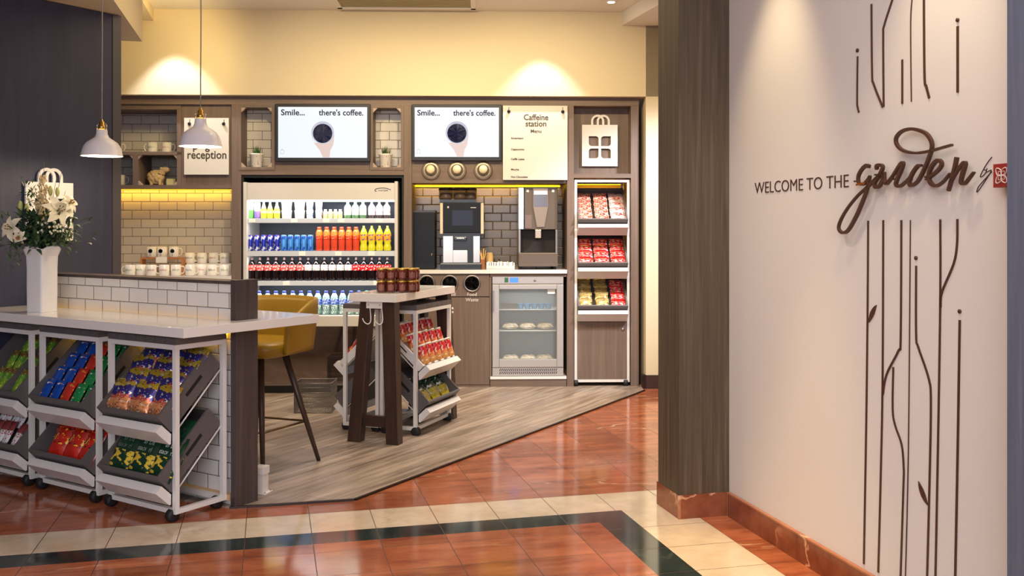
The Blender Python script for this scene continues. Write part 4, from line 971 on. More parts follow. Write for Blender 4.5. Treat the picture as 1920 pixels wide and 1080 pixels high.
# deck of water bottles
wt = bottle('water_bottle', 14.6, 44, [(.85, 0), (1, .04), (.94, .12), (1, .2), (.94, .3), (1, .4), (1, .62), (.86, .76), (.5, .88), (.4, .92), (.4, 1)], blend('water_tint', [(0, (110, 150, 146)), (.4, (140, 176, 172)), (1, (196, 214, 214))], [((226, 240, 240), .55)], 9, rough=.08), mat('cap_blue', (40, 56, 160), .35), .46, blend('water_label', [(0, (170, 196, 236)), (.5, (206, 220, 240)), (1, (200, 216, 240))], [((50, 90, 200), .5)], 4), (.42, .66), caph=.09)
stock(wt, 590, [471, 486.5, 502, 517.5, 533, 549, 564.7, 580.5, 596, 611.5, 627, 642.5, 658, 673], .02, 'clear water bottle with blue label and blue cap', 'bottle', 'blue-capped water bottles on the fridge deck', 'bottom deck')
wt2 = bottle('water_bottle', 14.6, 44, [(.85, 0), (1, .04), (1, .62), (.86, .76), (.5, .88), (.4, .92), (.4, 1)], MATS['water_tint'], mat('cap_green2', (30, 150, 96), .35), .46, blend('water_label2', [(0, (190, 226, 206)), (1, (190, 226, 206))]), (.42, .66), caph=.09)
stock(wt2, 590, [688, 703.5], .02, 'clear water bottle with a green cap', 'bottle', 'green-capped water bottles on the fridge deck', 'bottom deck')
# ================================================================== SCREENS, BOARDS
def glow(n, c, e):
    m_ = mat(n, c, .35, emit=e); m_.node_tree.nodes['Principled BSDF'].inputs['Base Color'].default_value = (.01, .01, .012, 1); return m_
scr = glow('screen_white', (232, 238, 250), 1.0); ink = mat('screen_ink', (40, 44, 60), .8, spec=.1)
def screen(px0, px1, py0, py1, label, cups):
    xa, xb, z1, z0 = X(px0, -.03), X(px1, -.03), Z(py0, -.03), Z(py1, -.03)
    t = thing('wall_screen', WF, (xa, -.03, z0), label, 'screen', 'wall screens showing the coffee picture')
    w_, h_ = xb-xa, z1-z0
    MB().box(0, w_, 0, .04, 0, h_).build('bezel', mat('screen_bezel', (12, 14, 24), .45), t, bevel=.003)
    d = MB().box(.022, w_-.022, -.002, .0, .028, h_-.024).build('display', scr, t)
    k = MB(); s_ = w_*.088
    k.text('Smile...', s_, w_*.06, -.003, h_*.80, al='LEFT', ext=.0002, width=w_*.25, off=.0012); k.text("there's coffee.", s_, w_*.46, -.003, h_*.80, al='LEFT', ext=.0002, width=w_*.47, off=.0012)
    k.build('lettering', ink, d)
    cx, cz = w_*.5, h_*.50
    T = Matrix.Translation((cx, -.0028, cz)) @ Matrix.Rotation(pi/2, 4, 'X')
    arm = MB(); arm.add([(cx-.094, -.0026, cz-.02), (cx-.06, -.0026, cz-.075), (cx+.045, -.0026, cz-.075), (cx+.088, -.0026, cz-.01), (cx+.078, -.0026, cz-.09), (cx+.056, -.0026, cz-.13), (cx+.050, -.0026, .03), (cx+.002, -.0026, .03), (cx-.022, -.0026, cz-.13), (cx-.058, -.0026, cz-.085)], [(0, 1, 9), (1, 2, 4, 5, 8, 9), (2, 3, 4), (5, 6, 7, 8)])
    arm.build('pictured_hand', glow('screen_hand', (224, 198, 190), .95), d)
    cu = MB().lathe([(.001, 0), (.084, 0)], n=32, T=T @ Matrix.Scale(1, 4)).build('pictured_cup', glow('screen_cup', (206, 206, 220), .9), d)
    MB().lathe([(.001, .0006), (.071, .0006)], n=32, T=T @ Matrix.Translation((0, -.006, 0))).build('pictured_coffee', glow('screen_coffee', (34, 32, 58), .8), d)
    b = MB(); bx_, bz_ = w_*.075, h_*.13; b.tube([(bx_-.012, -.003, bz_), (bx_+.012, -.003, bz_), (bx_+.012, -.003, bz_+.028), (bx_-.012, -.003, bz_+.028)], .0015, 4, closed=True); b.tube([(bx_-.005, -.003, bz_+.028), (bx_, -.003, bz_+.036), (bx_+.005, -.003, bz_+.028)], .0015, 4)
    b.build('pictured_bag', mat('screen_grey', (150, 156, 176), .5), d)
    return t
screen(516, 694, 195, 303, 'wall screen above the big drinks fridge showing a coffee cup', 0)
screen(772, 941, 195, 301, 'wall screen above the three cup dispensers showing a coffee cup', 0)
paper = mat('board_cream', (212, 206, 196), .6)
def board(px0, px1, py0, py1, d, label, lines):
    xa, xb, z1, z0 = X(px0, d), X(px1, d), Z(py0, d), Z(py1, d)
    t = thing('sign_board', WF, (xa, d, z0), label, 'sign')
    w_, h_ = xb-xa, z1-z0
    b = MB().box(0, w_, 0, .012, 0, h_).build('board', paper, t, bevel=.001)
    k = MB()
    for (s, px, py, wpx, al, sz) in lines:
        k.text(s, sz, X(px, d)-xa, -.001, Z(py, d)-z0, al=al, ext=.0004, width=(X(px+wpx, d)-X(px, d)) if wpx else None, off=.0012 if sz > .05 else .0006)
    k.build('lettering', mat('board_ink', (64, 54, 44), .6), b)
    for px in (px0+11, px1-9):
        m_ = MB(); m_.ball((X(px, d)-xa, -.012, h_-.045), .013, .012, .013, 10); m_.tube([(X(px, d)-xa, -.002, h_-.045), (X(px, d)-xa, -.002, h_-.012)], .002, 6); m_.build('clip', mat('clip_dark', (44, 38, 36), .3, .6), t)
    return t
board(943, 1064, 197, 337, -.02, 'cream menu board headed Caffeine station to the right of the second screen',
      [('Caffeine', 1005, 224, 46, 'CENTER', .06), ('station', 1005, 236, 39, 'CENTER', .06), ('Menu', 1005, 248, 20, 'CENTER', .036),
       ('Americano', 958, 260, 24, 'LEFT', .02), ('Cappuccino', 958, 281, 25, 'LEFT', .02), ('Caff\u00e8 Latte', 958, 299.5, 25, 'LEFT', .02), ('Mocha', 958, 319, 15, 'LEFT', .02), ('Hot Chocolate', 958, 333, 31, 'LEFT', .02)])
board(345, 429, 222, 328, .0, 'cream reception poster board hanging behind the right pendant lamp',
      [('p', 366, 281, 0, 'CENTER', .075), ('g', 389, 281, 0, 'CENTER', .075), ('reception', 388, 298, 73, 'CENTER', .085)])
# cup dispensers
for i, px in enumerate((808, 857, 906)):
    c = WF.px(px, 320, -.0); t = thing('cup_dispenser', WF, (c.x, .01, c.z), 'round chrome cup dispenser under the second screen, '+('left of three', 'middle of three', 'right of three')[i], 'cup dispenser', 'chrome cup dispensers in the wooden panel')
    T = Matrix.Rotation(pi/2, 4, 'X')
    MB().lathe([(.044, 0), (.066, 0), (.070, .006), (.062, .014), (.050, .02), (.042, .018), (.04, .004)], n=32, T=T).build('ring', mat('dispenser_ring', (170, 158, 140), .38, .6), t)
    MB().lathe([(.001, .0005), (.044, .0005)], n=24, T=T).build('backplate', mat('dispenser_dark', (70, 54, 38), .4, .6), t)
    MB().lathe([(.028, .002), (.028, .06), (.031, .065), (.031, .07), (.001, .072)], n=24, T=T @ Matrix.Rotation(R(-7), 4, 'X')).build('cup', mat('cup_cream', (226, 212, 176), .45), t)
bag(WF, X(1091, .12), .13-.013, Z(311, .12), X(1157.5, .12)-X(1091, .12), 'white carrier-bag shaped emblem in the wooden niche above the snack tower', None)
# the one on the dark partition: faces the room, runs along the partition
pf = Fr(*IF.w(wu, 0).xy, -.575+pi/2)   # x away along the partition, y into it
a_ = pf.px(46, 445, -.014); b_ = pf.px(135, 445, -.014); top_ = pf.px(46, 340, -.014)
bg = bag(pf, a_.x, -.013, 1.2+.0, (b_.x-a_.x), 'large white carrier-bag shaped emblem on the dark wall behind the flowers', None)
zt_ = pf.px(90, 342, -.014).z; bg.location.z = zt_-(b_.x-a_.x)*1.16
# ================================================================== PLANTS IN THE CUBBIES
leafm = mat('grass_green', (58, 88, 44), .5, noise=.3, nscale=40)
for px, l in ((481, 'small white pot of spiky grass in the cubby left of the first screen'), (723, 'small white pot of spiky grass in the cubby right of the first screen')):
    c = WF.px(px, 316, .08); zf = Z(319)+.0215
    t = thing('potted_grass', WF, (c.x, .08, zf), l, 'potted plant', 'potted grasses in the cubbies')
    MB().lathe([(.036, 0), (.04, .004), (.05, .094), (.053, .096), (.053, .104), (.048, .104), (.044, .088)], n=24).build('pot', mat('pot_white', (226, 218, 208), .4), t)
    MB().lathe([(.001, .09), (.045, .09)], n=16).build('soil', mat('soil', (60, 46, 36), .9), t)
    g = MB()
    for k in range(46):
        a = random.uniform(0, 2*pi); r = random.uniform(.004, .034); h_ = random.uniform(.04, .085); b = random.uniform(.2, .9)*r/.034
        x0, y0_ = r*cos(a), r*sin(a); dx, dy = cos(a)*b*.045, sin(a)*b*.045; w_ = .0028; px_, py_ = -sin(a)*w_, cos(a)*w_
        g.add([(x0-px_, y0_-py_, .09), (x0+px_, y0_+py_, .09), (x0+dx*.5+px_*.8, y0_+dy*.5+py_*.8, .09+h_*.6), (x0+dx*.5-px_*.8, y0_+dy*.5-py_*.8, .09+h_*.6), (x0+dx, y0_+dy, .09+h_)], [(0, 1, 2, 3), (3, 2, 4)])
    g.build('grass_blades', leafm, t, fix=False)
# ================================================================== MUGS
mugw = mat('mug_white', (236, 230, 222), .15)
def mug_proto(pc, txt, dot=False, side=1):
    r = .037; h_ = .079
    mb = MB(); v_ = []; f_ = []; n = 24; pr = [(.001, .0), (r*.94, 0), (r, .004), (r, h_), (r-.004, h_), (r-.004, .008), (.001, .007)]
    for q, z in pr:
        for k in range(n): a = 2*pi*k/n; v_.append((q*cos(a), q*sin(a), z))
    for i in range(len(pr)-1):
        for k in range(n): f_.append((i*n+k, i*n+(k+1) % n, (i+1)*n+(k+1) % n, (i+1)*n+k))
    mb.add(v_, f_, 0, True); o = mb.build('mug', mugw, None)
    if side: MB().tube(spline([(side*(r-.001), 0, .066), (side*(r+.018), 0, .064), (side*(r+.025), 0, .042), (side*(r+.016), 0, .018), (side*(r-.001), 0, .014)], 5), .0045, 8).build('handle', mugw, o)
    p = MB()
    if dot:
        T = Matrix.Translation((0, -r-.0006, .048)) @ Matrix.Rotation(pi/2, 4, 'X'); p.lathe([(.001, 0), (.016, 0)], n=12, T=T); p.text('||', .02, 0, -r-.0004, .014, ext=.0003)
    else:
        q = MB().text(txt, .019, 0, 0, .036, ext=.0002, width=.05)
        p.add([((r+.0008)*sin(v[0]/r), -(r+.0008)*cos(v[0]/r)+v[1]*.2, v[2]) for v in q.v], q.f)
    p.build('print', pc, o, fix=False); return o
grn = mat('print_green', (110, 160, 110), .5); redp = mat('print_red', (190, 110, 100), .5); drk = mat('print_dark', (30, 28, 30), .5); gry = mat('print_grey', (110, 108, 110), .5)
MUGS = {}
def mug(kind, fr_pt, rz, label, group):
    if kind not in MUGS:
        pc, txt, dot, side = {'gl': (grn, 'BERLIN', 0, -1), 'rr': (redp, 'BERLIN', 0, 1), 'rl': (redp, 'BERLIN', 0, -1), 'dk': (drk, '', 1, 0), 'dkr': (drk, '', 1, 1), 'gn': (grn, 'BERLIN', 0, 1), 'yl': (gry, 'BERLIN', 0, -1), 'yr': (gry, 'BERLIN', 0, 1)}[kind]
        MUGS[kind] = mug_proto(pc, txt, dot, side)
    place(MUGS[kind], WF.M @ Matrix.Translation(fr_pt) @ Matrix.Rotation(rz, 4, 'Z'), label, 'mug', group)
def wp(px, d, z): return Vector((X(px, d), d, z))
zs = Z(285)+.0006; gS = 'mugs on the left shelves'
mug('rr', wp(219, .16, zs), .0, 'white mug on the upper left shelf, half hidden by the dark wall', gS)
mug('gl', wp(286, .16, zs), 0, 'white mug with green print and left-facing handle on the upper left shelf', gS)
mug('rr', wp(313, .16, zs), 0, 'white mug with red print and right-facing handle on the upper left shelf', gS)
mug('rr', wp(226, .16, zb+.0006), 0, 'white mug in the lower cubby, half hidden by the dark wall', gS)
zm = Z(517)+.0006; gM = 'printed mugs on the ledge'
# riser
ris = thing('wooden_riser', WF, (X(263, .2), .2, zm), 'small honey-coloured wooden riser holding three mugs on the ledge', 'riser')
rw = X(343, .2)-X(263, .2); rm = wood('honey_wood', (176, 112, 66), (206, 146, 92), 'X')
MB().box(0, rw, 0, .09, .118, .130).build('top', rm, ris); MB().box(0, .012, 0, .09, 0, .1178).build('side', rm, ris); MB().box(rw-.012, rw, 0, .09, 0, .1178).build('side', rm, ris)
cdt = MB().box(X(292, .19), X(313, .19), .192, .195, zm+.09, zm+.135); one('label_card', cdt, price, WF, (X(292, .19), .192, zm+.09), 'white card hanging on the front of the wooden riser', 'card')
for i, (px, k) in enumerate(((285, 'dk'), (304, 'dk'), (326, 'dkr'))):
    mug(k, wp(px, .245, zm+.1306), 0, f"white mug with a round black print, {('left', 'middle', 'right')[i]} of three on the wooden riser", gM)
one('display_riser', MB().box(X(349, .24), X(432, .24), .25, .33, zm, zm+.083), solid_white, WF, (0, 0, 0), 'white riser behind the right-hand mugs on the ledge', 'riser')
for i, (px, k) in enumerate(((356, 'yr'), (379, 'gl'), (401, 'rr'), (421, 'gl'))):
    mug(k, wp(px, .29, zm+.0836), random.uniform(-.3, .3), f"printed mug on the raised back row of the ledge, {nth(i, 4)} of four", gM)
for i, (px, k, d) in enumerate(((244, 'gl', .08), (264, 'gn', .13), (284, 'rr', .08), (308, 'rl', .08), (330, 'gn', .1), (357, 'yr', .08), (378, 'rr', .13), (398, 'yr', .08), (421, 'gl', .08))):
    mug(k, wp(px, d, zm), random.uniform(-.25, .25), f"printed mug in the front row of the ledge, {nth(i, 9)} of nine", gM)
# sheep toy
shp = thing('toy_sheep', WF, (X(296, .14), .14, zb+.001), 'woolly beige toy sheep with a dark ribbon on the lower left shelf', 'soft toy')
wool = mat('sheep_wool', (206, 176, 132), .95, noise=.25, nscale=60)
b = MB(); rnd = random.Random(3)
b.ball((-.015, 0, .062), .058, .04, .047, 16); b.ball((.03, -.002, .10), .028, .026, .034, 14); b.ball((.055, -.004, .118), .036, .023, .023, 14)
for a in range(150):
    u = rnd.uniform(0, 2*pi); v = rnd.uniform(-1, 1); q = (1-v*v)**.5; b.ball((-.015+.056*q*cos(u), .039*q*sin(u), .062+.046*v), .0115, n=8)
for x, y in ((-.045, -.022), (-.045, .022), (.02, -.024), (.02, .022)): b.tube([(x, y, .04), (x+.004, y, .0)], [.014, .012], 8)
so = b.build('body', wool, shp); r_ = so.modifiers.new('r', 'REMESH'); r_.mode = 'VOXEL'; r_.voxel_size = .004; r_.use_smooth_shade = True
for y in (-.024, .022): MB().ball((.032, y, .128), .012, .006, .008, 8).build('ear', mat('sheep_face', (226, 200, 160), .8), shp)
MB().tube([(.018+.030*cos(a), .03*sin(a), .085-.3*.03*cos(a)) for a in [2*pi*k/16 for k in range(16)]], .0035, 6, closed=True).build('ribbon', drk, shp)
MB().ball((.086, -.012, .122), .003, n=6).build('eye', black, shp)
one('small_box', MB().box(X(312, .1), X(329, .1), .1, .15, zb+.0006, zb+.05), mat('cream_box', (206, 196, 140), .6), WF, (X(312, .1), .1, zb), 'small cream box beside the toy sheep', 'box')
# ================================================================== COFFEE BAY
zc = zc0
def CX(px, d): return X(px, d)
cb = thing('milk_cooler', WF, (X(773, .14), .14, zc), 'black milk cooler box left of the coffee machine', 'cooler')
w_ = X(818, .14)-X(775, .14); h_ = Z(394, .14)-zc
MB().box(0, w_, 0, .26, .004, h_-.018).build('body', mat('gloss_black', (4, 4, 6), .4, spec=.3), cb, bevel=.004); MB().box(0, w_, 0, .26, h_-.017, h_).build('lid', mat('dark_metal', (60, 54, 52), .3, .7), cb)
MB().lathe([(.008, 0), (.008, .02)], (w_*.85, -.003, .1), 10, T=None).build('knob', steel, cb)
cm = thing('coffee_machine', WF, (X(829, .08), .08, zc), 'tall black and chrome coffee machine with bean hoppers', 'coffee machine')
s_ = PX*.99; w_ = 75*s_
MB().box(-.012, w_+.0, -.02, .3, .0, .042).build('drip_tray', black, cm, bevel=.003); MB().box(-.01, w_-.002, -.018, .1, .042, .047).build('grille', steel, cm)
MB().box(.006, w_-.006, .02, .3, .048, .275).build('lower_body', black, cm)
for x0, x1 in ((.008, .08), (w_*.27*4-.075-.01, w_-.014)): MB().box(x0, x1, .008, .0195, .052, .25).build('chrome_panel', mat('machine_chrome', (196, 186, 176), .22, .9), cm)
MB().box(.082, w_*.64, .008, .0195, .052, .145).build('chrome_panel', MATS['machine_chrome'], cm)
MB().box(.09, w_*.62, -.012, .0195, .215, .245).build('spout', mat('spout_black', (26, 26, 28), .2), cm, bevel=.004)
MB().box(.11, w_*.56, -.016, -.0122, .232, .238).build('spout_trim', chrome, cm)
MB().box(.0, w_, .0, .3, .277, .505).build('upper_body', mat('machine_black', (4, 4, 6), .4, spec=.3), cm, bevel=.003)
for x0 in (-.016, w_-.006): MB().box(x0, x0+.022, -.006, .28, .268, .50).build('side_strip', mat('ivory_strip', (214, 200, 170), .35), cm, bevel=.002)
MB().box(.075, w_*.78, -.001, -.0003, .33, .445).build('touch_screen', mat('dim_screen', (36, 42, 66), .4, emit=.2, spec=.3), cm)
k = MB(); k.ball((.045, -.002, .468), .008, .002, .009, 8); k.box(w_*.72, w_*.86, -.002, -.0005, .463, .468); k.build('badge', metal_white, cm)
MB().box(-.02, w_*.86, .03, .28, .506, .528).build('hopper_base', black, cm)
glassd = mat('smoked_plastic', (120, 100, 86), .1, alpha=.55)
for cx, r in ((.025, .055), (.135, .055), (.215, .045)):
    MB().lathe([(r*.92, .529), (r, .54), (r, .60)], (cx, .1, 0), 20).build('bean_hopper', glassd, cm)
    MB().lathe([(r*.7, .53), (r*.85, .535), (r*.85, .575), (r*.5, .582)], (cx, .1, 0), 16).build('beans', mat('coffee_beans', (62, 38, 26), .5, noise=.5, nscale=200), cm)
    MB().lathe([(r*1.02, .6), (r*1.02, .612), (r*.9, .616)], (cx, .1, 0), 20).build('hopper_lid', black, cm)
hm = thing('hot_drinks_machine', WF, (X(972, .08), .08, zc), 'tall grey-brown metallic drinks dispenser with a tapered front panel', 'drinks machine')
gb = mat('bronze_grey', (108, 94, 82), .42, .5); w_ = 75*s_
zt2 = Z(350, .08)-zc
for x in (.02, w_-.02): MB().box(x-.01, x+.01, .02, .28, 0, .022).build('foot', rubber, hm)
MB().box(0, w_, -.03, .3, .023, .125).build('drip_base', gb, hm, bevel=.004)
MB().box(.01, w_-.012, .10, .3, .126, .30).build('recess_back', mat('recess_brown', (40, 31, 27), .6), hm)
for x0 in (.002, w_-.016): MB().box(x0, x0+.014, .0, .3, .126, .300).build('side_rail', steel, hm)
MB().box(.045, w_, .0, .3, .301, zt2).build('head', gb, hm, bevel=.003)
MB().box(.0, .043, .015, .3, .301, zt2-.004).build('side_strip', mat('silver_strip', (180, 184, 192), .25, .8), hm, bevel=.003)
MB().add([(.112, -.012, zt2-.01), (.222, -.012, zt2-.01), (.222, -.012, zt2-.15), (.195, -.012, .32), (.14, -.012, .32), (.112, -.012, zt2-.15), (.112, .0, zt2-.01), (.222, .0, zt2-.01), (.222, .0, zt2-.15), (.195, .0, .32), (.14, .0, .32), (.112, .0, zt2-.15)], [(0, 1, 2, 3, 4, 5), (6, 7, 1, 0), (7, 8, 2, 1), (8, 9, 3, 2), (9, 10, 4, 3), (10, 11, 5, 4), (11, 6, 0, 5)]).build('front_panel', mat('panel_taupe', (142, 124, 108), .3, .4), hm)
MB().box(.116, .218, -.0135, -.0122, zt2-.15, zt2-.06).build('display', mat('drinks_display', (84, 78, 88), .15), hm); MB().box(.116, .218, -.0135, -.0122, zt2-.058, zt2-.03).build('display_header', mat('display_header', (226, 224, 232), .3, emit=.3), hm)
for x0, l0 in ((.07, 0), (.262, 1)): 
    q = MB(); q.box(x0-.009, x0+.009, -.002, -.0002, zt2-.04, zt2-.02); q.build('badge', metal_white, hm)
MB().box(.05, .10, -.006, -.0002, .31, .41).build('label_panel', mat('reddish_label', (120, 96, 88), .3), hm)
MB().box(.125, .17, -.03, .05, .235, .3).build('spout', mat('spout_taupe', (176, 160, 144), .3, .5), hm, bevel=.004)
# small things between the machines
sp_ = thing('stirrer_pot', WF, (X(905, .1), .1, zc), 'small orange-brown pot of wooden stirrers beside the coffee machine', 'stirrer pot')
MB().box(-.016, .016, -.016, .016, 0, .075).build('pot', mat('orange_pot', (150, 84, 34), .5), sp_)
q = MB()
for i in range(14): a = random.uniform(0, 6.28); q.tube([(.006*cos(a), .006*sin(a), .06), (.03*cos(a), .012*sin(a), .14+random.uniform(-.02, .02))], .0022, 4)
q.build('stirrers', mat('stirrer_wood', (226, 176, 96), .6), sp_)
one('glass_jar', MB().lathe([(.022, 0), (.028, .006), (.028, .10), (.022, .115), (.022, .125)], (X(918, .16), .16, zc), 16), mat('amber_glass', (236, 190, 120), .08, alpha=.5), WF, (X(918, .16), .16, zc), 'amber glass jar behind the stirrer pot', 'jar')
sr = thing('sachet_rack', WF, (X(912, .06), .06, zc), 'clear rack of white sugar sachets and lids between the two machines', 'sachet rack')
w_ = X(965, .06)-X(912, .06)
MB().box(0, w_, 0, .09, 0, .006).box(0, w_, 0, .003, .006, .03).box(0, w_, .087, .09, .006, .03).build('rack', mat('clear_acrylic', (230, 226, 222), .1, alpha=.5), sr)
q = MB()
for i in range(24):
    x = .01+(w_-.02)*i/23; a = random.uniform(-.25, .25); q.box(-.004, .004, -.03, .03, 0, .048+random.uniform(-.006, .008), T=Matrix.Translation((x, .045, .0065)) @ Matrix.Rotation(a, 4, 'Z'))
o = q.build('sachets', mat('sachet_white', (236, 230, 224), .5), sr, kind='stuff')
for i, px in enumerate((927, 936)):
    one('small_bottle', MB().lathe([(.009, 0), (.011, .004), (.011, .05), (.005, .062), (.005, .075)], (X(px, .2), .2, zc), 12), mat('brown_glass', (60, 30, 22), .15), WF, (X(px, .2), .2, zc), f'small dark brown bottle behind the sachets, {("left", "right")[i]} of two', 'bottle', 'dark bottles behind the sachets')
# small glass-door fridge
mf = thing('small_fridge', WF, (X(922.5), .0, Z(706.5)+.0005), 'small silver fridge with a glass door and three shelves under the worktop', 'fridge')
O = (X(922.5), 0, Z(706.5)+.0005)
silver = mat('fridge_silver', (178, 172, 168), .32, .4); x0, x1, zb0, zt0 = X(923), X(1056.5), Z(706.5)+.001, Z(518)
def mp_(n, mb, mt, par=None, **k): return mb.build(n, mt, par or mf, O if par is None else O, **k)
mp_('body', MB().box(x0, x0+.02, .06, .40, zb0, zt0-.002).box(x1-.02, x1, .06, .40, zb0, zt0-.002).box(x0+.02, x1-.02, .38, .40, zb0, zt0-.002).box(x0+.02, x1-.02, .06, .38, zb0, zb0+.08).box(x0+.02, x1-.02, .06, .38, zt0-.07, zt0-.002), silver)
mp_('lining', MB().box(x0+.0205, x0+.026, .07, .375, zb0+.082, zt0-.072).box(x1-.026, x1-.0205, .07, .375, zb0+.082, zt0-.072).box(x0+.026, x1-.026, .37, .377, zb0+.082, zt0-.072), mat('fridge_lining', (150, 152, 150), .4))
cpn = mp_('control_panel', MB().box(x0, x1, .0, .059, Z(533), zt0), silver, bevel=.002)
mp_('display', MB().box(X(956), X(972), -.0015, -.0002, Z(530), Z(521)), mat('blue_display', (60, 110, 230), .3, emit=1.2), cpn); mp_('switch', MB().box(X(946), X(953), -.0015, -.0002, Z(530), Z(521)), mat('green_switch', (40, 90, 60), .3, emit=.3), cpn)
mp_('lock', MB().lathe([(.009, 0), (.009, .004)], n=12, T=Matrix.Translation((X(1003), -.0002, Z(526))) @ Matrix.Rotation(pi/2, 4, 'X')), chrome, cpn)
dz0, dz1 = Z(690), Z(534)
gx0, gx1, gz0, gz1 = X(936), X(1044), Z(675), Z(543)
dr = mp_('door', MB().box(x0, gx0, .0, .05, dz0, dz1).box(gx1, x1, .0, .05, dz0, dz1).box(gx0, gx1, .0, .05, dz0, gz0).box(gx0, gx1, .0, .05, gz1, dz1), silver, bevel=.003)
mp_('glass_pane', MB().box(gx0, gx1, .02, .026, gz0, gz1), mat('door_glass', (190, 200, 204), .03, alpha=.14), dr)
mp_('sticker', MB().box(X(1027), X(1041), .0185, .0198, Z(552), Z(543.5)), price, dr)
mp_('handle', MB().box(X(923.5), X(927), -.012, -.0004, Z(584), Z(545)), steel, dr)
vg = mp_('vent_panel', MB().box(x0, x1, .004, .055, zb0, Z(690.5)), silver, bevel=.002)
q = MB()
for r in range(2):
    for i in range(30):
        xx = X(936)+(X(1045)-X(936))*i/30; zz = Z(700.5-5.6*r); q.prism([(xx, zz-.009), (xx+.006, zz-.009), (xx+.014, zz+.009), (xx+.008, zz+.009)], .0028, .0038, 'y')
mp_('vent_slots', q, mat('slot_dark2', (34, 28, 26), .8), vg)
for k, py in enumerate((581, 621)):
    mp_('wire_shelf', MB().box(x0+.027, x1-.027, .09, .36, Z(py, .09)-.004, Z(py, .09)), mat('shelf_white', (222, 224, 222), .3))
area('small_fridge_light', WF.w((x0+x1)/2, .16, zt0-.08), .38, 1.6, (1, .98, .95), (R(10), 0, .03), sy=.1).data.energy = .5
for k in range(5):
    px = 976+k*13; one('blue_tub', MB().lathe([(.019, 0), (.022, .004), (.024, .036), (.026, .037), (.026, .042), (.02, .043)], (X(px, .15), .15, Z(581, .09)+.0005), 16), mat('blue_tub', (110, 160, 206), .35), WF, (X(px, .15), .15, Z(581, .09)), f'small blue tub on the small fridge\'s top shelf, {nth(k, 5)} of five', 'tub', 'blue tubs in the small fridge')
one('sandwich_tray', MB().box(X(940, .12), X(970, .12), .13, .25, Z(581, .09)+.0005, Z(570, .09)), mat('brown_tray', (120, 104, 96), .5, noise=.4, nscale=60), WF, (X(940, .12), .13, Z(581, .09)), 'brown food tray left of the blue tubs in the small fridge', 'food tray')
sand = pack('sandwich', [(0, (206, 190, 160)), (1, (226, 214, 190))], .1, [((150, 120, 80), .6), ((240, 236, 226), .58)], 6, .3)
sb_ = bag_mesh(.13, .17, .05, .008, sand, 'sandwich_pack')
for py, nm, zz in ((621, 'middle shelf', Z(621, .09)+.001), (672, 'bottom', zb0+.0815)):
    for k in range(3):
        place(sb_, WF.M @ Matrix.Translation((X(957+33*k, .14), .12, zz)) @ Matrix.Rotation(R(random.uniform(-4, 4)), 4, 'Z'), f'wrapped pale sandwich pack on the small fridge\'s {nm}, {("left", "middle", "right")[k]} of three', 'sandwich', 'wrapped sandwiches in the small fridge')
# ================================================================== VASE AND FLOWERS
vp = fl(79, 584, .80); vz = .8005
vs2 = thing('flower_vase', Fr(vp.x, vp.y, -.36), (0, 0, vz), 'tall white square vase with flared lip holding lilies, at the left end of the counter', 'vase')
mb = MB(); v_ = []; f_ = []; n = 32
prof = [(.049, 0), (.050, .10), (.050, .2), (.052, .26), (.066, .292), (.062, .296), (.047, .262), (.044, .02)]
for r, z in prof:
    for k in range(n):
        a = 2*pi*k/n+pi/4; x, y = sup(a, r, r, 9 if z < .28 else 5); tip = .014*abs(cos(2*(a)))**3 if z > .285 else 0
        v_.append((x*(1+tip*4), y*(1+tip*4), z+tip))
for i in range(len(prof)-1):
    for k in range(n): f_.append((i*n+k, i*n+(k+1) % n, (i+1)*n+(k+1) % n, (i+1)*n+k))
f_.append(tuple(range(n)))
mb.add(v_, f_, 0, False); mb.build('vase', mat('vase_white', (226, 222, 220), .3), vs2)
fa = thing('lily_arrangement', Fr(vp.x, vp.y, 0), (0, 0, vz+.28), 'arrangement of white lilies, cream buds, twigs and dark greenery in the tall vase', 'flowers')
rnd = random.Random(11); SF = vp.y/FPX
def fpx(px, py, dy=0): return Vector(((px-79)*SF, dy, (486-py)*SF))   # relative to the vase mouth
def leafq(mb, c, d, up, L_, W_, m=0):
    d = d.normalized(); s = d.cross(up).normalized(); n_ = s.cross(d).normalized(); P = []
    for t, w_, h_ in ((0, .12, 0), (.35, 1, .12), (.7, .7, .1), (1, .04, -.05)):
        q = c+d*L_*t+n_*h_*L_; P += [tuple(q+s*w_*W_/2), tuple(q-s*w_*W_/2)]
    mb.add(P, [(0, 1, 3, 2), (2, 3, 5, 4), (4, 5, 7, 6)], m, True)
fo_ = MB(); fd = MB()
for i in range(900):
    u = rnd.uniform(0, 2*pi); rr = abs(rnd.gauss(0, .5)); 
    base = fpx(80+84*rr*cos(u)*rnd.uniform(.4, 1), 460-rnd.uniform(-22, 36)-14*rr*abs(sin(u)), rnd.uniform(-.09, .06))
    d = Vector((base.x*3+rnd.uniform(-.3, .3), rnd.uniform(-.6, .4), rnd.uniform(-.25, .6)))
    leafq(fo_ if i % 2 else fd, base, d, Vector((0, rnd.uniform(-.4, .4), 1)), rnd.uniform(.03, .065), rnd.uniform(.012, .022))
for (px, py, n_) in ((30, 440, 60), (40, 478, 40), (55, 395, 60), (48, 370, 30), (120, 460, 60), (30, 505, 25), (22, 455, 30), (135, 448, 25)):
    for i in range(n_):
        base = fpx(px+rnd.gauss(0, 7), py+rnd.gauss(0, 9), rnd.uniform(-.05, .05)); leafq(fo_, base, Vector((rnd.uniform(-1, 1), rnd.uniform(-.6, .3), rnd.uniform(-.4, 1))), Vector((0, 0, 1)), rnd.uniform(.02, .04), rnd.uniform(.008, .014))
fo_.build('foliage', mat('foliage_green', (70, 98, 56), .55, noise=.35, nscale=30), fa, fix=False); fd.build('dark_foliage', mat('foliage_dark', (44, 68, 48), .55, noise=.3, nscale=30), fa, fix=False)
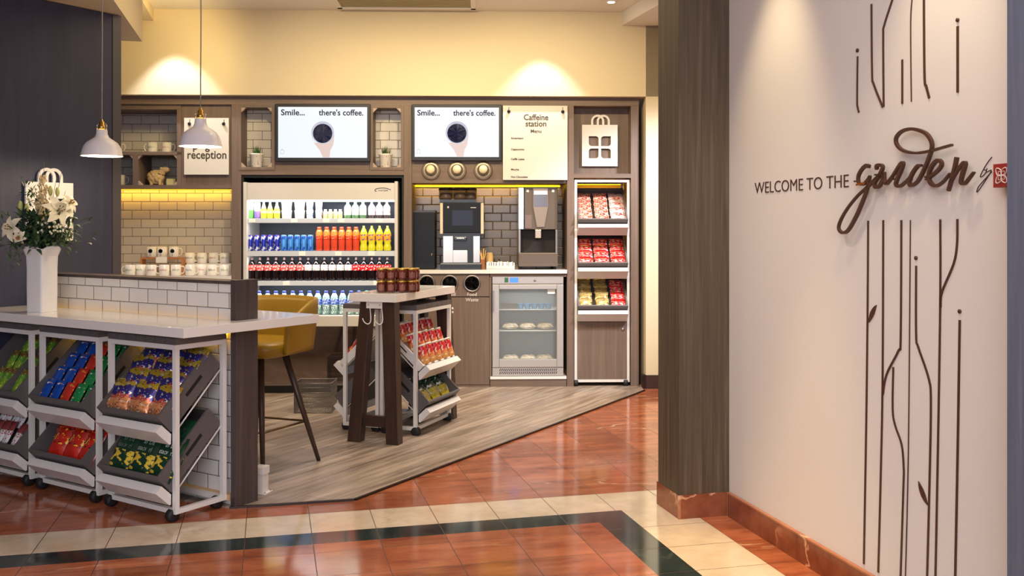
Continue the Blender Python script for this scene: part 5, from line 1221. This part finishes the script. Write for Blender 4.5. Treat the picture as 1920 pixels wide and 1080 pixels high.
petm = mat('lily_petal', (232, 222, 190), .5); stm = mat('stem_green', (96, 110, 60), .5)
def lily(c, d, R_, k_=6, nm='lily_flower'):
    d = Vector(d).normalized(); a_ = d.orthogonal().normalized(); b_2 = d.cross(a_); mb = MB()
    for k in range(k_):
        an = 2*pi*k/k_+rnd.uniform(-.15, .15); rad = a_*cos(an)+b_2*sin(an); tg = d.cross(rad); v_ = []; w0 = R_*.30*(1 if k % 2 else .8)
        for t in (0, .2, .45, .7, .9, 1.0):
            out = R_*(t**1.25); fw = R_*(.65*t-.62*t**2.6); w_ = w0*max(.06, sin(pi*min(1, t*.92+.08))**.8)
            q = c+rad*out+d*fw
            for sgn in (-1, 0, 1): v_.append(tuple(q+tg*sgn*w_-d*abs(sgn)*w_*-.25))
        f_ = [(i*3+j, i*3+j+1, i*3+j+4, i*3+j+3) for i in range(5) for j in range(2)]
        mb.add(v_, f_, 0, True)
    for k in range(5):
        an = 2*pi*k/5; q = a_*cos(an)+b_2*sin(an); mb.tube([c, c+d*R_*.5+q*R_*.16], .0012, 4, 1); mb.ball(tuple(c+d*R_*.52+q*R_*.17), .004, n=6, m=2)
    mb.build(nm, [petm, stm, mat('anther', (150, 90, 40), .8)], fa, fix=False)
lily(fpx(42, 442, -.09), (-.35, -1, .25), .066); lily(fpx(120, 410, -.07), (.9, -.6, .35), .08); lily(fpx(136, 396, -.04), (.9, -.4, .45), .05)
lily(fpx(56, 456, -.1), (.1, -1, -.5), .04)
for (px, py, r) in ((104, 372, .011), (117, 374, .010), (48, 400, .011), (60, 404, .010)):
    c = fpx(px, py, -.05); MB().ball(tuple(c), r, r, r*2.3, 10).build('lily_bud', mat('bud_green', (190, 190, 110), .5), fa)
wf = MB()
for i in range(26):
    c = fpx(rnd.uniform(88, 132), rnd.uniform(430, 452), -.09+rnd.uniform(-.01, .02)); wf.ball(tuple(c), .006, .004, .006, 6)
wf.build('small_white_flowers', mat('tiny_petal', (240, 232, 196), .6), fa, kind='stuff')
bl = MB()
for i in range(260):
    t = rnd.random(); c = fpx(88+rnd.gauss(0, 10*(1-t)+3)+2*t, 442-t*98, -.05+rnd.uniform(-.02, .02)); bl.ball(tuple(c), .0042, .0042, .006, 5)
bl.build('cream_blossom_spike', mat('cream_blossom', (214, 190, 140), .7), fa)
tw_ = MB()
for (x0_, y0_, x1_, y1_) in ((84, 440, 88, 318), (86, 440, 80, 330), (92, 430, 112, 345), (96, 440, 122, 332), (80, 430, 70, 362), (84, 430, 78, 340), (110, 440, 128, 372)):
    tw_.tube([fpx(x0_, y0_, -.03), fpx((x0_+x1_)/2+2, (y0_+y1_)/2, -.03), fpx(x1_, y1_, -.03)], [.0018, .0014, .0008], 4)
tw_.tube([fpx(120, 452, -.03), fpx(140, 452, -.03), fpx(158, 448, -.03)], .0015, 4)
tw_.build('twigs', mat('twig_brown', (104, 84, 60), .7), fa)
# ================================================================== GARDEN WALL
brn = mat('sign_brown', (74, 42, 27), .5); ww_ = .014
def gp(px, py, d=0): p = GF.px(px, py, ww_-d); return (p.x, p.z)
def A3(p): return (1380+p[0]/2.348, p[1]/2.348)
def A4(p): return (1380+p[0]/1.589, 400+p[1]/1.589)
def A5(p): return (1560+p[0]/4.909, 230+p[1]/4.909)
def stroke(pts, conv, wpx, d0, d1, sm_=True, name='stem', parent=None, mt=None, widths=None):
    P = [gp(*conv(p), (d0+d1)/2 if d0 else 0) for p in pts]
    if sm_ and len(P) > 2: P = spline(P, 5)
    Wm = []
    n = len(P)
    for i, (x, z) in enumerate(P):
        Yd = GF.w(x, ww_).y; Wm.append(wpx*Yd/FPX*(.74 if d0 else 1.0))
    if widths:
        for i in range(n):
            t = i/(n-1)*(len(widths)-1); a = int(t); b = min(a+1, len(widths)-1); Wm[i] *= widths[a]+(widths[b]-widths[a])*(t-a)
    mb = MB().ribbon(P, Wm, ww_-d1, ww_-d0); return mb
def decal(label, items):
    t = thing('branch_decal', GF, (0, 0, 0), label, 'wall decal', 'brown plant decals on the garden wall')
    for kind, mb in items: mb.build(kind, brn, t)
    return t
def dotp(p, conv, rpx):
    x, z = gp(*conv(p)); Yd = GF.w(x, ww_).y; r = rpx*Yd/FPX; return MB().lathe([(.0005, 0), (r, 0), (r, .004)], n=16, T=Matrix.Translation((x, ww_-.0002, z)) @ Matrix.Rotation(pi/2, 4, 'X'))
def leaf(base, tip, bul, conv):
    (x0, z0), (x1, z1) = gp(*conv(base)), gp(*conv(tip)); d = Vector((x1-x0, z1-z0)); n_ = Vector((-d.y, d.x)).normalized(); pts = []
    for t in range(9): s_ = t/8; pts.append((x0+d.x*s_+n_.x*bul*sin(pi*s_)**.8, z0+d.y*s_+n_.y*bul*sin(pi*s_)**.8))
    for t in range(7, 0, -1): s_ = t/8; pts.append((x0+d.x*s_-n_.x*bul*.55*sin(pi*s_), z0+d.y*s_-n_.y*bul*.55*sin(pi*s_)))
    return MB().prism(pts, ww_-.003, ww_, 'y')
st_ = lambda pts, conv, w_=4.3, **k: ('stem', stroke(pts, conv, w_, 0, .003, **k))
decal('lower brown stem decal with one leaf, leftmost below the garden lettering', [st_([(395, 22), (393, 320), (389, 640), (382, 1045)], A4), ('leaf', leaf((397, 326), (420, 273), .012, A4))])
decal('lower brown stem decal that branches left and right below the lettering', [st_([(440, 20), (438, 500), (432, 800), (425, 1070)], A4), ('branch', stroke([(494, 20), (492, 370), (485, 410), (450, 480), (439, 540)], A4, 4.3, 0, .003)), ('branch', stroke([(470, 458), (468, 580), (475, 630), (495, 690), (501, 760), (500, 820), (490, 1130)], A4, 4.0, 0, .003))])
decal('thin straight line decal in the middle of the lower stems', [st_([(521, 20), (515, 700), (505, 1120)], A4, 1.6)])
decal('lower stem decal with a dot on top and a leaf near its foot', [('dot', dotp((538, 133), A4, 3.8)), st_([(538, 156), (538, 360), (545, 400), (575, 490), (582, 560), (578, 800), (570, 1110)], A4), ('leaf', leaf((573, 870), (545, 798), .012, A4))])
decal('tall lower stem decal with a forked right arm', [st_([(610, 18), (610, 260), (603, 700), (595, 1110)], A4), ('branch', stroke([(661, 17), (660, 90), (650, 150), (615, 235), (611, 280)], A4, 4.6, 0, .003))])
decal('rightmost lower stem decal with a dot on top', [('dot', dotp((668, 292), A4, 3.9)), st_([(668, 318), (662, 700), (654, 1110)], A4, 4.9)])
decal('short upper stem decal with a dot on top, left of the upper group', [('dot', dotp((537, 222), A3, 3.6)), st_([(537, 248), (535, 440), (538, 475), (543, 495)], A3, 3.8)])
decal('upper decal of two stems meeting in a point', [st_([(598, 18), (601, 320), (608, 370), (648, 472)], A3, 4.2), ('branch', stroke([(700, -40), (690, 0), (655, 110), (650, 165), (652, 470)], A3, 4.4, 0, .003))])
decal('short thick line decal in the upper group', [st_([(734, 262), (734, 457)], A3, 4.3)])
decal('thin line decal in the upper group', [st_([(780, -30), (771, 100), (774, 448)], A3, 1.8)])
decal('upper stem decal curving right at its foot', [st_([(829, -40), (832, 330), (840, 380), (853, 432)], A3, 4.9)])
decal('rightmost upper stem decal with a dot on top', [('dot', dotp((978, 88), A3, 3.8)), st_([(978, 115), (978, 407)], A3, 5.4)])
# raised garden lettering
gd = thing('garden_sign', GF, (0, 0, 0), 'raised brown handwritten word garden on the pale wall', 'sign')
S_ = [('letter_g', [(345, 405), (320, 395), (280, 425), (245, 490), (248, 555), (285, 568), (325, 535), (352, 488)], 8.5, (1, 1.1, .9, .9, .8, .7, .9, .5)),
      ('letter_g_tail', [(350, 490), (325, 610), (285, 720), (225, 860), (150, 990), (95, 1012), (62, 970), (85, 890), (150, 780), (240, 670), (330, 590), (400, 520), (455, 470)], 7.5, (.7, .9, 1.1, 1.1, 1, .9, .8, .7, .6, .6, .8, .9, .7)),
      ('letter_a', [(415, 430), (412, 400), (445, 390), (468, 410), (440, 480), (395, 550), (400, 592), (440, 580), (475, 500), (482, 455), (484, 530), (505, 562), (560, 500)], 8.2, (.9, 1.1, 1, .9, 1.1, 1, 1, 1, 1, .6, 1, .8, .5)),
      ('letter_r', [(505, 560), (560, 490), (630, 385), (655, 375), (640, 430), (600, 520), (590, 570), (625, 585), (680, 545), (720, 500)], 8.2, (.5, .7, 1, 1.1, 1.1, 1.1, 1, .9, .7, .5)),
      ('letter_d', [(825, 395), (790, 400), (740, 470), (712, 545), (730, 580), (790, 540), (850, 430), (895, 320), (922, 220), (905, 150), (850, 90), (740, 58), (645, 80), (592, 140), (600, 205), (660, 258), (770, 280), (900, 262), (1000, 235), (1105, 205)], 8.0, (.7, 1, 1.1, 1, .9, .9, 1, 1, 1, 1, 1.05, 1, .95, .95, .9, .9, .8, .8, .75, .7)),
      ('letter_e', [(865, 525), (905, 500), (985, 430), (1010, 375), (975, 345), (920, 400), (893, 480), (905, 550), (955, 582), (1020, 548), (1090, 465)], 8.2, (.5, .8, 1, 1, 1, 1.1, 1.15, 1.1, .9, .7, .5)),
      ('letter_n', [(1150, 318), (1125, 440), (1072, 628)], 8.8, (1, 1, .8)), ('letter_n_arch', [(1090, 560), (1150, 450), (1210, 372), (1228, 385), (1200, 480), (1190, 548), (1222, 560), (1270, 505), (1308, 455)], 8, (.5, .7, 1, 1.15, 1.15, 1.1, .9, .7, .5))]
for nm, pts, w_, wd_ in S_:
    stroke(pts, A5, w_, .016, .026, widths=wd_).build(nm, brn, gd)
for (px, py) in ((1640, 300), (1700, 290), (1612, 345), (1755, 318), (1800, 300)):
    x, z = gp(px, py); 
pn = MB()
for p in ((250, 540), (440, 480), (600, 520), (740, 520), (905, 500), (1110, 500)):
    x, z = gp(*A5(p)); pn.tube([(x, ww_-.019, z), (x, ww_, z)], .003, 6)
pn.build('standoff', brn, gd)
o = stroke([(222, 572), (300, 556)], A5, 5, .03, .034, sm_=False).build('brass_band', mat('copper_band', (214, 120, 40), .25, .9), gd)
by = thing('by_lettering', GF, (0, 0, 0), 'small thin handwritten word by next to the red square', 'lettering')
stroke([(1475, 315), (1420, 390), (1368, 492), (1395, 488), (1425, 445), (1400, 430)], A5, 1.3, 0, .002).build('letter_b', brn, by)
stroke([(1430, 420), (1425, 455), (1470, 440), (1400, 555), (1338, 640), (1352, 590), (1420, 510), (1475, 450)], A5, 1.3, 0, .002).build('letter_y', brn, by)
xa_, z1_ = gp(1862, 308, .03); zc_ = gp(1862, 352, .03)[1]
sd = z1_-zc_; rs = thing('red_square_sign', GF, (xa_, ww_, zc_), 'red square sign with a white four-petal outline flower beside the near column', 'sign')
MB().box(0, sd, -.03, -.012, 0, sd).build('square', mat('sign_red', (150, 30, 28), .35), rs, bevel=.001); MB().box(sd*.3, sd*.7, -.012, 0, sd*.3, sd*.7).build('standoff', black, rs)
q = MB(); petals(q, sd/2, sd/2, sd*.46, -.031); petals(q, sd/2, sd/2, sd*.26, -.031, ang0=pi/4); q.build('petal_outline', mat('petal_white', (230, 214, 206), .5), rs)
wt_ = thing('welcome_lettering', GF, (0, 0, 0), 'dark capitals WELCOME TO THE on the pale wall left of the garden word', 'lettering')
(xl, zl), (xr, zr) = gp(1416, 363), gp(1592, 349); capz = gp(1592, 325.5)[1]-zr
MB().text('WELCOME TO THE', (gp(1416, 342)[1]-zl)/.70, (xl+xr)/2, ww_-.001, zl-.0, al='CENTER', ext=.001, width=xr-xl, off=-.0006).build('letters', brn, wt_)
